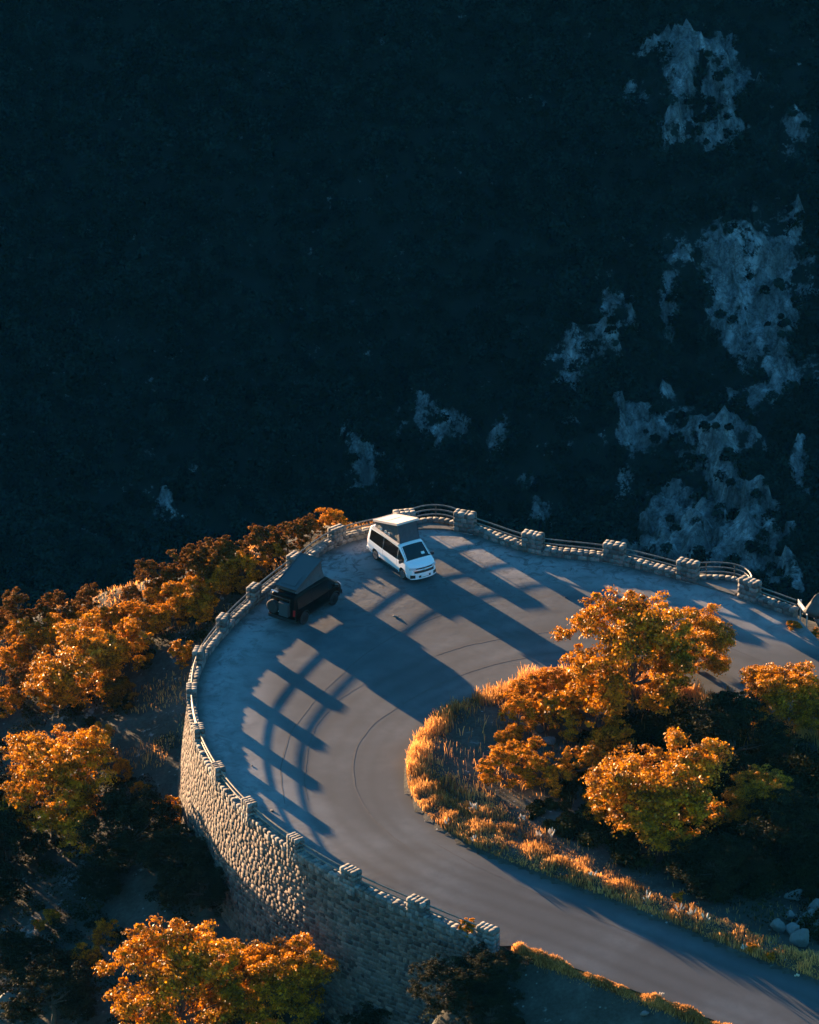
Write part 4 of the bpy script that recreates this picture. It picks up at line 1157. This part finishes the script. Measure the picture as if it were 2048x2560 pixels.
rr2 = np.random.default_rng(212).uniform(.3, .95, len(x))
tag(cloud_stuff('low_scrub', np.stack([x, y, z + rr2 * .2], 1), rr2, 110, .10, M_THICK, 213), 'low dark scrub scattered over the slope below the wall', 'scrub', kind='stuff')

# ------------------------------------------------------------------ grass
def blades(name, x, y, z, h, w_, mat, seed, lean=.35, seg=1):
    r_ = np.random.default_rng(seed); n = len(x); a = r_.uniform(0, 2 * math.pi, n); b = r_.uniform(0, 2 * math.pi, n)
    ln = r_.uniform(.05, lean, n) * h
    P0 = np.stack([x, y, z], 1); ww = np.stack([np.cos(a), np.sin(a), 0 * a], 1) * (w_ / 2)[:, None]
    tip = P0 + np.stack([np.cos(b) * ln, np.sin(b) * ln, h], 1); midp = P0 + np.stack([np.cos(b) * ln * .35, np.sin(b) * ln * .35, h * .6], 1)
    V = np.stack([P0 - ww * .6, P0 + ww * .6, midp + ww, tip + ww * .5, tip - ww * .5, midp - ww], 1).reshape(-1, 3)
    base = np.arange(n)[:, None] * 6
    F_ = np.concatenate([base + np.array([[0, 1, 2, 5]]), base + np.array([[5, 2, 3, 4]])], 0)
    rv = np.clip(fbm(x * .5, y * .5, o=3, seed=17) * .8 - .15 + .5 * r_.random(n), 0, 1)
    return mesh_obj(name, V, F_, mat, attr={'rnd': ('FACE', np.r_[rv, rv])})
def g_rim(n, seed):
    x, y, z = scatter(n, (-8, 34, -58, -8), lambda x, y: inside(x, y, INN_POLY), seed)
    di, ag = dist_poly(x, y, INNER)
    r_ = np.random.default_rng(seed + 1)
    front = np.clip((-(y + 31)) / 5, 0, 1)                # the front verge is a deep bank of grass
    depth = 1.3 + 3.4 * front * np.clip((14 - x) / 10, .12, 1) + 2.2 * np.clip((y + 25) / 3, 0, 1)
    dens = np.clip(1.25 - di / depth, 0, 1) * (.35 + .9 * fbm(x * .9, y * .9, o=3, seed=19)) + .02
    m = (r_.random(len(x)) < dens) & (di > .05)
    # grass grows in tufts
    return x[m], y[m], z[m], di[m], front[m]
x, y, z, dd, fr = g_rim(640000, 301)
r_ = np.random.default_rng(302)
tuf = fbm(x * 1.4, y * 1.4, o=3, seed=23)
hh = (.18 + .95 * np.clip(tuf * 1.9 - .55, 0, 1)) * r_.uniform(.5, 1.15, len(x)) * (1 - .55 * fr)
tag(blades('verge_grass', x, y, z - .03, hh, r_.uniform(.02, .045, len(x)), M_STRAW, 303), 'dry straw coloured grass rimming the island along the inner road edge', 'grass', kind='stuff')
# a thin line of grass along the open lower edge of the road, and tufts on the left hill
L = resample(LOW_EDGE[::-1], 3000); r_ = np.random.default_rng(310)
T_ = np.gradient(L, axis=0); T_ /= np.linalg.norm(T_, axis=1)[:, None]; O_ = np.stack([T_[:, 1], -T_[:, 0]], 1)
k = r_.integers(0, 3000, 60000); off = np.abs(r_.normal(0, .22, len(k))) + .01
chk = L[100] + O_[100] * 2
if inside([chk[0]], [chk[1]], OUT_POLY)[0]: O_ = -O_
gp = L[k] + O_[k] * off[:, None]; gz = terr(gp[:, 0], gp[:, 1])
hh = (.12 + .55 * np.clip(fbm(gp[:, 0] * .8, gp[:, 1] * .8, o=3, seed=29) * 2 - .6, 0, 1)) * r_.uniform(.5, 1.1, len(k)) * np.clip(1.2 - off / 1.5, .3, 1)
tag(blades('bank_grass', gp[:, 0], gp[:, 1], gz - .03, hh, r_.uniform(.02, .04, len(k)), M_STRAW, 311), 'thin line of dry grass on the outer edge of the lower road', 'grass', kind='stuff')
def hill_cond(x, y):
    d, a = dist_poly(x, y, OUTER); out = ~inside(x, y, OUT_POLY)
    yc = np.interp(x, FARX, FARY)
    return out & (d > .7) & (y < yc + 3) & (fbm(x * .35, y * .35, o=3, seed=33) > .52 + .35 * np.clip((-(y + 14)) / 14, 0, 1))
x, y, z = scatter(90000, (-38, -2, -60, 8), hill_cond, 321)
r_ = np.random.default_rng(322)
hh = (.12 + .45 * fbm(x * 1.2, y * 1.2, o=3, seed=35)) * r_.uniform(.4, 1.1, len(x))
tag(blades('hill_grass', x, y, z - .03, hh, r_.uniform(.02, .045, len(x)), M_STRAW, 323), 'dry grass scattered between the shrubs of the left hillside', 'grass', kind='stuff')
# pale flowering spikes standing in the front verge
def spike(name, px, py, h, lab, seed):
    r_ = np.random.default_rng(seed); p = hit(px, py); mb = MB(); mb2 = MB()
    root = empty(name, (float(p[0]), float(p[1]), terr1(p[0], p[1]) - .03))
    for k in range(r_.integers(5, 9)):
        a = r_.uniform(0, 6.28); l_ = r_.uniform(.15, .5) * h; hh_ = h * r_.uniform(.6, 1)
        e = np.array([math.cos(a) * l_, math.sin(a) * l_, hh_])
        mb.tube([(0, 0, 0), e * .55 + [0, 0, .05], e], [.012, .01, .006], 4)
        mb2.tube([e * .62, e * .8, e * 1.02], [.018, .045, .012], 5)
    mb.build('stem', M_STALK, root); mb2.build('seed_head', M_PALE, root)
    tag(root, lab, 'plant', 'pale seeding plants in the verges')
M_STALK = simple('stalk', (.30, .20, .10), .8); M_PALE = simple('seed_head_pale', (.62, .50, .36), .8)
for i, (px, py, h, lab) in enumerate([(1185, 2035, .75, 'pale seeding plant behind the left end of the front verge'), (1305, 2060, .55, 'pale seeding plant in the upper front verge'),
        (1345, 2105, .75, 'pale plant, left of the pair in the front verge'), (1378, 2108, .8, 'pale plant, right of the pair in the front verge'),
        (1118, 2075, .5, 'pale plant at the road edge where the verge turns'), (1187, 2125, .5, 'pale plant at the road edge below the turn'),
        (1482, 2198, .5, 'pale tuft left of the brightest white one'), (1618, 2262, .75, 'brightest white plant in the lower verge'), (1700, 2290, .65, 'white plant right of the brightest one'),
        (1728, 2302, .7, 'tall pale spikes in the lower verge'), (1765, 2312, .6, 'leaning pale spikes further down the verge'), (1650, 2500, .5, 'white tuft on the outer edge of the lower road'),
        (1858, 2385, .45, 'last pale plant of the lower verge'), (1990, 2447, .4, 'white blossoms beside the lower right road edge')]):
    spike('seeding_plant', px, py, h, lab, 400 + i)
for i, (px, py, r, lab) in enumerate([(1985, 1570, .55, 'bright yellow tuft at the foot of the road sign'), (1880, 2380, .35, 'yellow cushion plant on the lower road edge'),
        (1925, 2398, .3, 'orange cushion plant right of the yellow one'), (1695, 2248, .4, 'orange cushion plant behind the lower verge'), (2040, 1592, .4, 'orange tuft on the right picture edge under the rocks')]):
    put('bushB', px, py, r, lab, 'small bright cushion plants')

# ------------------------------------------------------------------ forest over the far side of the valley
r_ = np.random.default_rng(500)
n = 15000
x = r_.uniform(-110, 110, n); y = r_.uniform(362, 495, n)
rm = rockmask(x, y) + .8 * (fbm(x * .5, y * .5, o=3, seed=55) - .5)
keep = (rm < .33) | ((fbm(x * .22 + 5, y * .22, o=3, seed=59) > .55) & (r_.random(n) < .5)) | (r_.random(n) < .04)
x, y, rm = x[keep], y[keep], rm[keep]
i0 = np.clip(np.searchsorted(gx, x) - 1, 0, nX - 2); j0 = np.clip(np.searchsorted(gy, y) - 1, 0, nY - 2)
z = Z[j0, i0]
rad = r_.uniform(.8, 2.0, len(x)) * np.where(rm > .25, .55, 1.0) * (.75 + .5 * fbm(x * .08, y * .08, o=2, seed=57))
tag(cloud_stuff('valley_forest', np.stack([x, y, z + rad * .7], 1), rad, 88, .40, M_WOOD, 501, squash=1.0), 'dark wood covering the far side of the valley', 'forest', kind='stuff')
# ------------------------------------------------------------------ air
hz = bpy.data.materials.new('valley_air'); hz.use_nodes = True; t = hz.node_tree
for n_ in list(t.nodes):
    if n_.type != 'OUTPUT_MATERIAL': t.nodes.remove(n_)
pv = t.nodes.new('ShaderNodeVolumePrincipled'); pv.inputs['Density'].default_value = 1.7e-5; pv.inputs['Color'].default_value = (.08, .60, 1.0, 1)
pv.inputs['Anisotropy'].default_value = -.3
t.links.new(pv.outputs['Volume'], [n_ for n_ in t.nodes if n_.type == 'OUTPUT_MATERIAL'][0].inputs['Volume'])
mb = MB(); mb.box((0, 300, -25), (1400, 1400, 400)); o = mb.build('haze', hz); tag(o, kind='stuff')
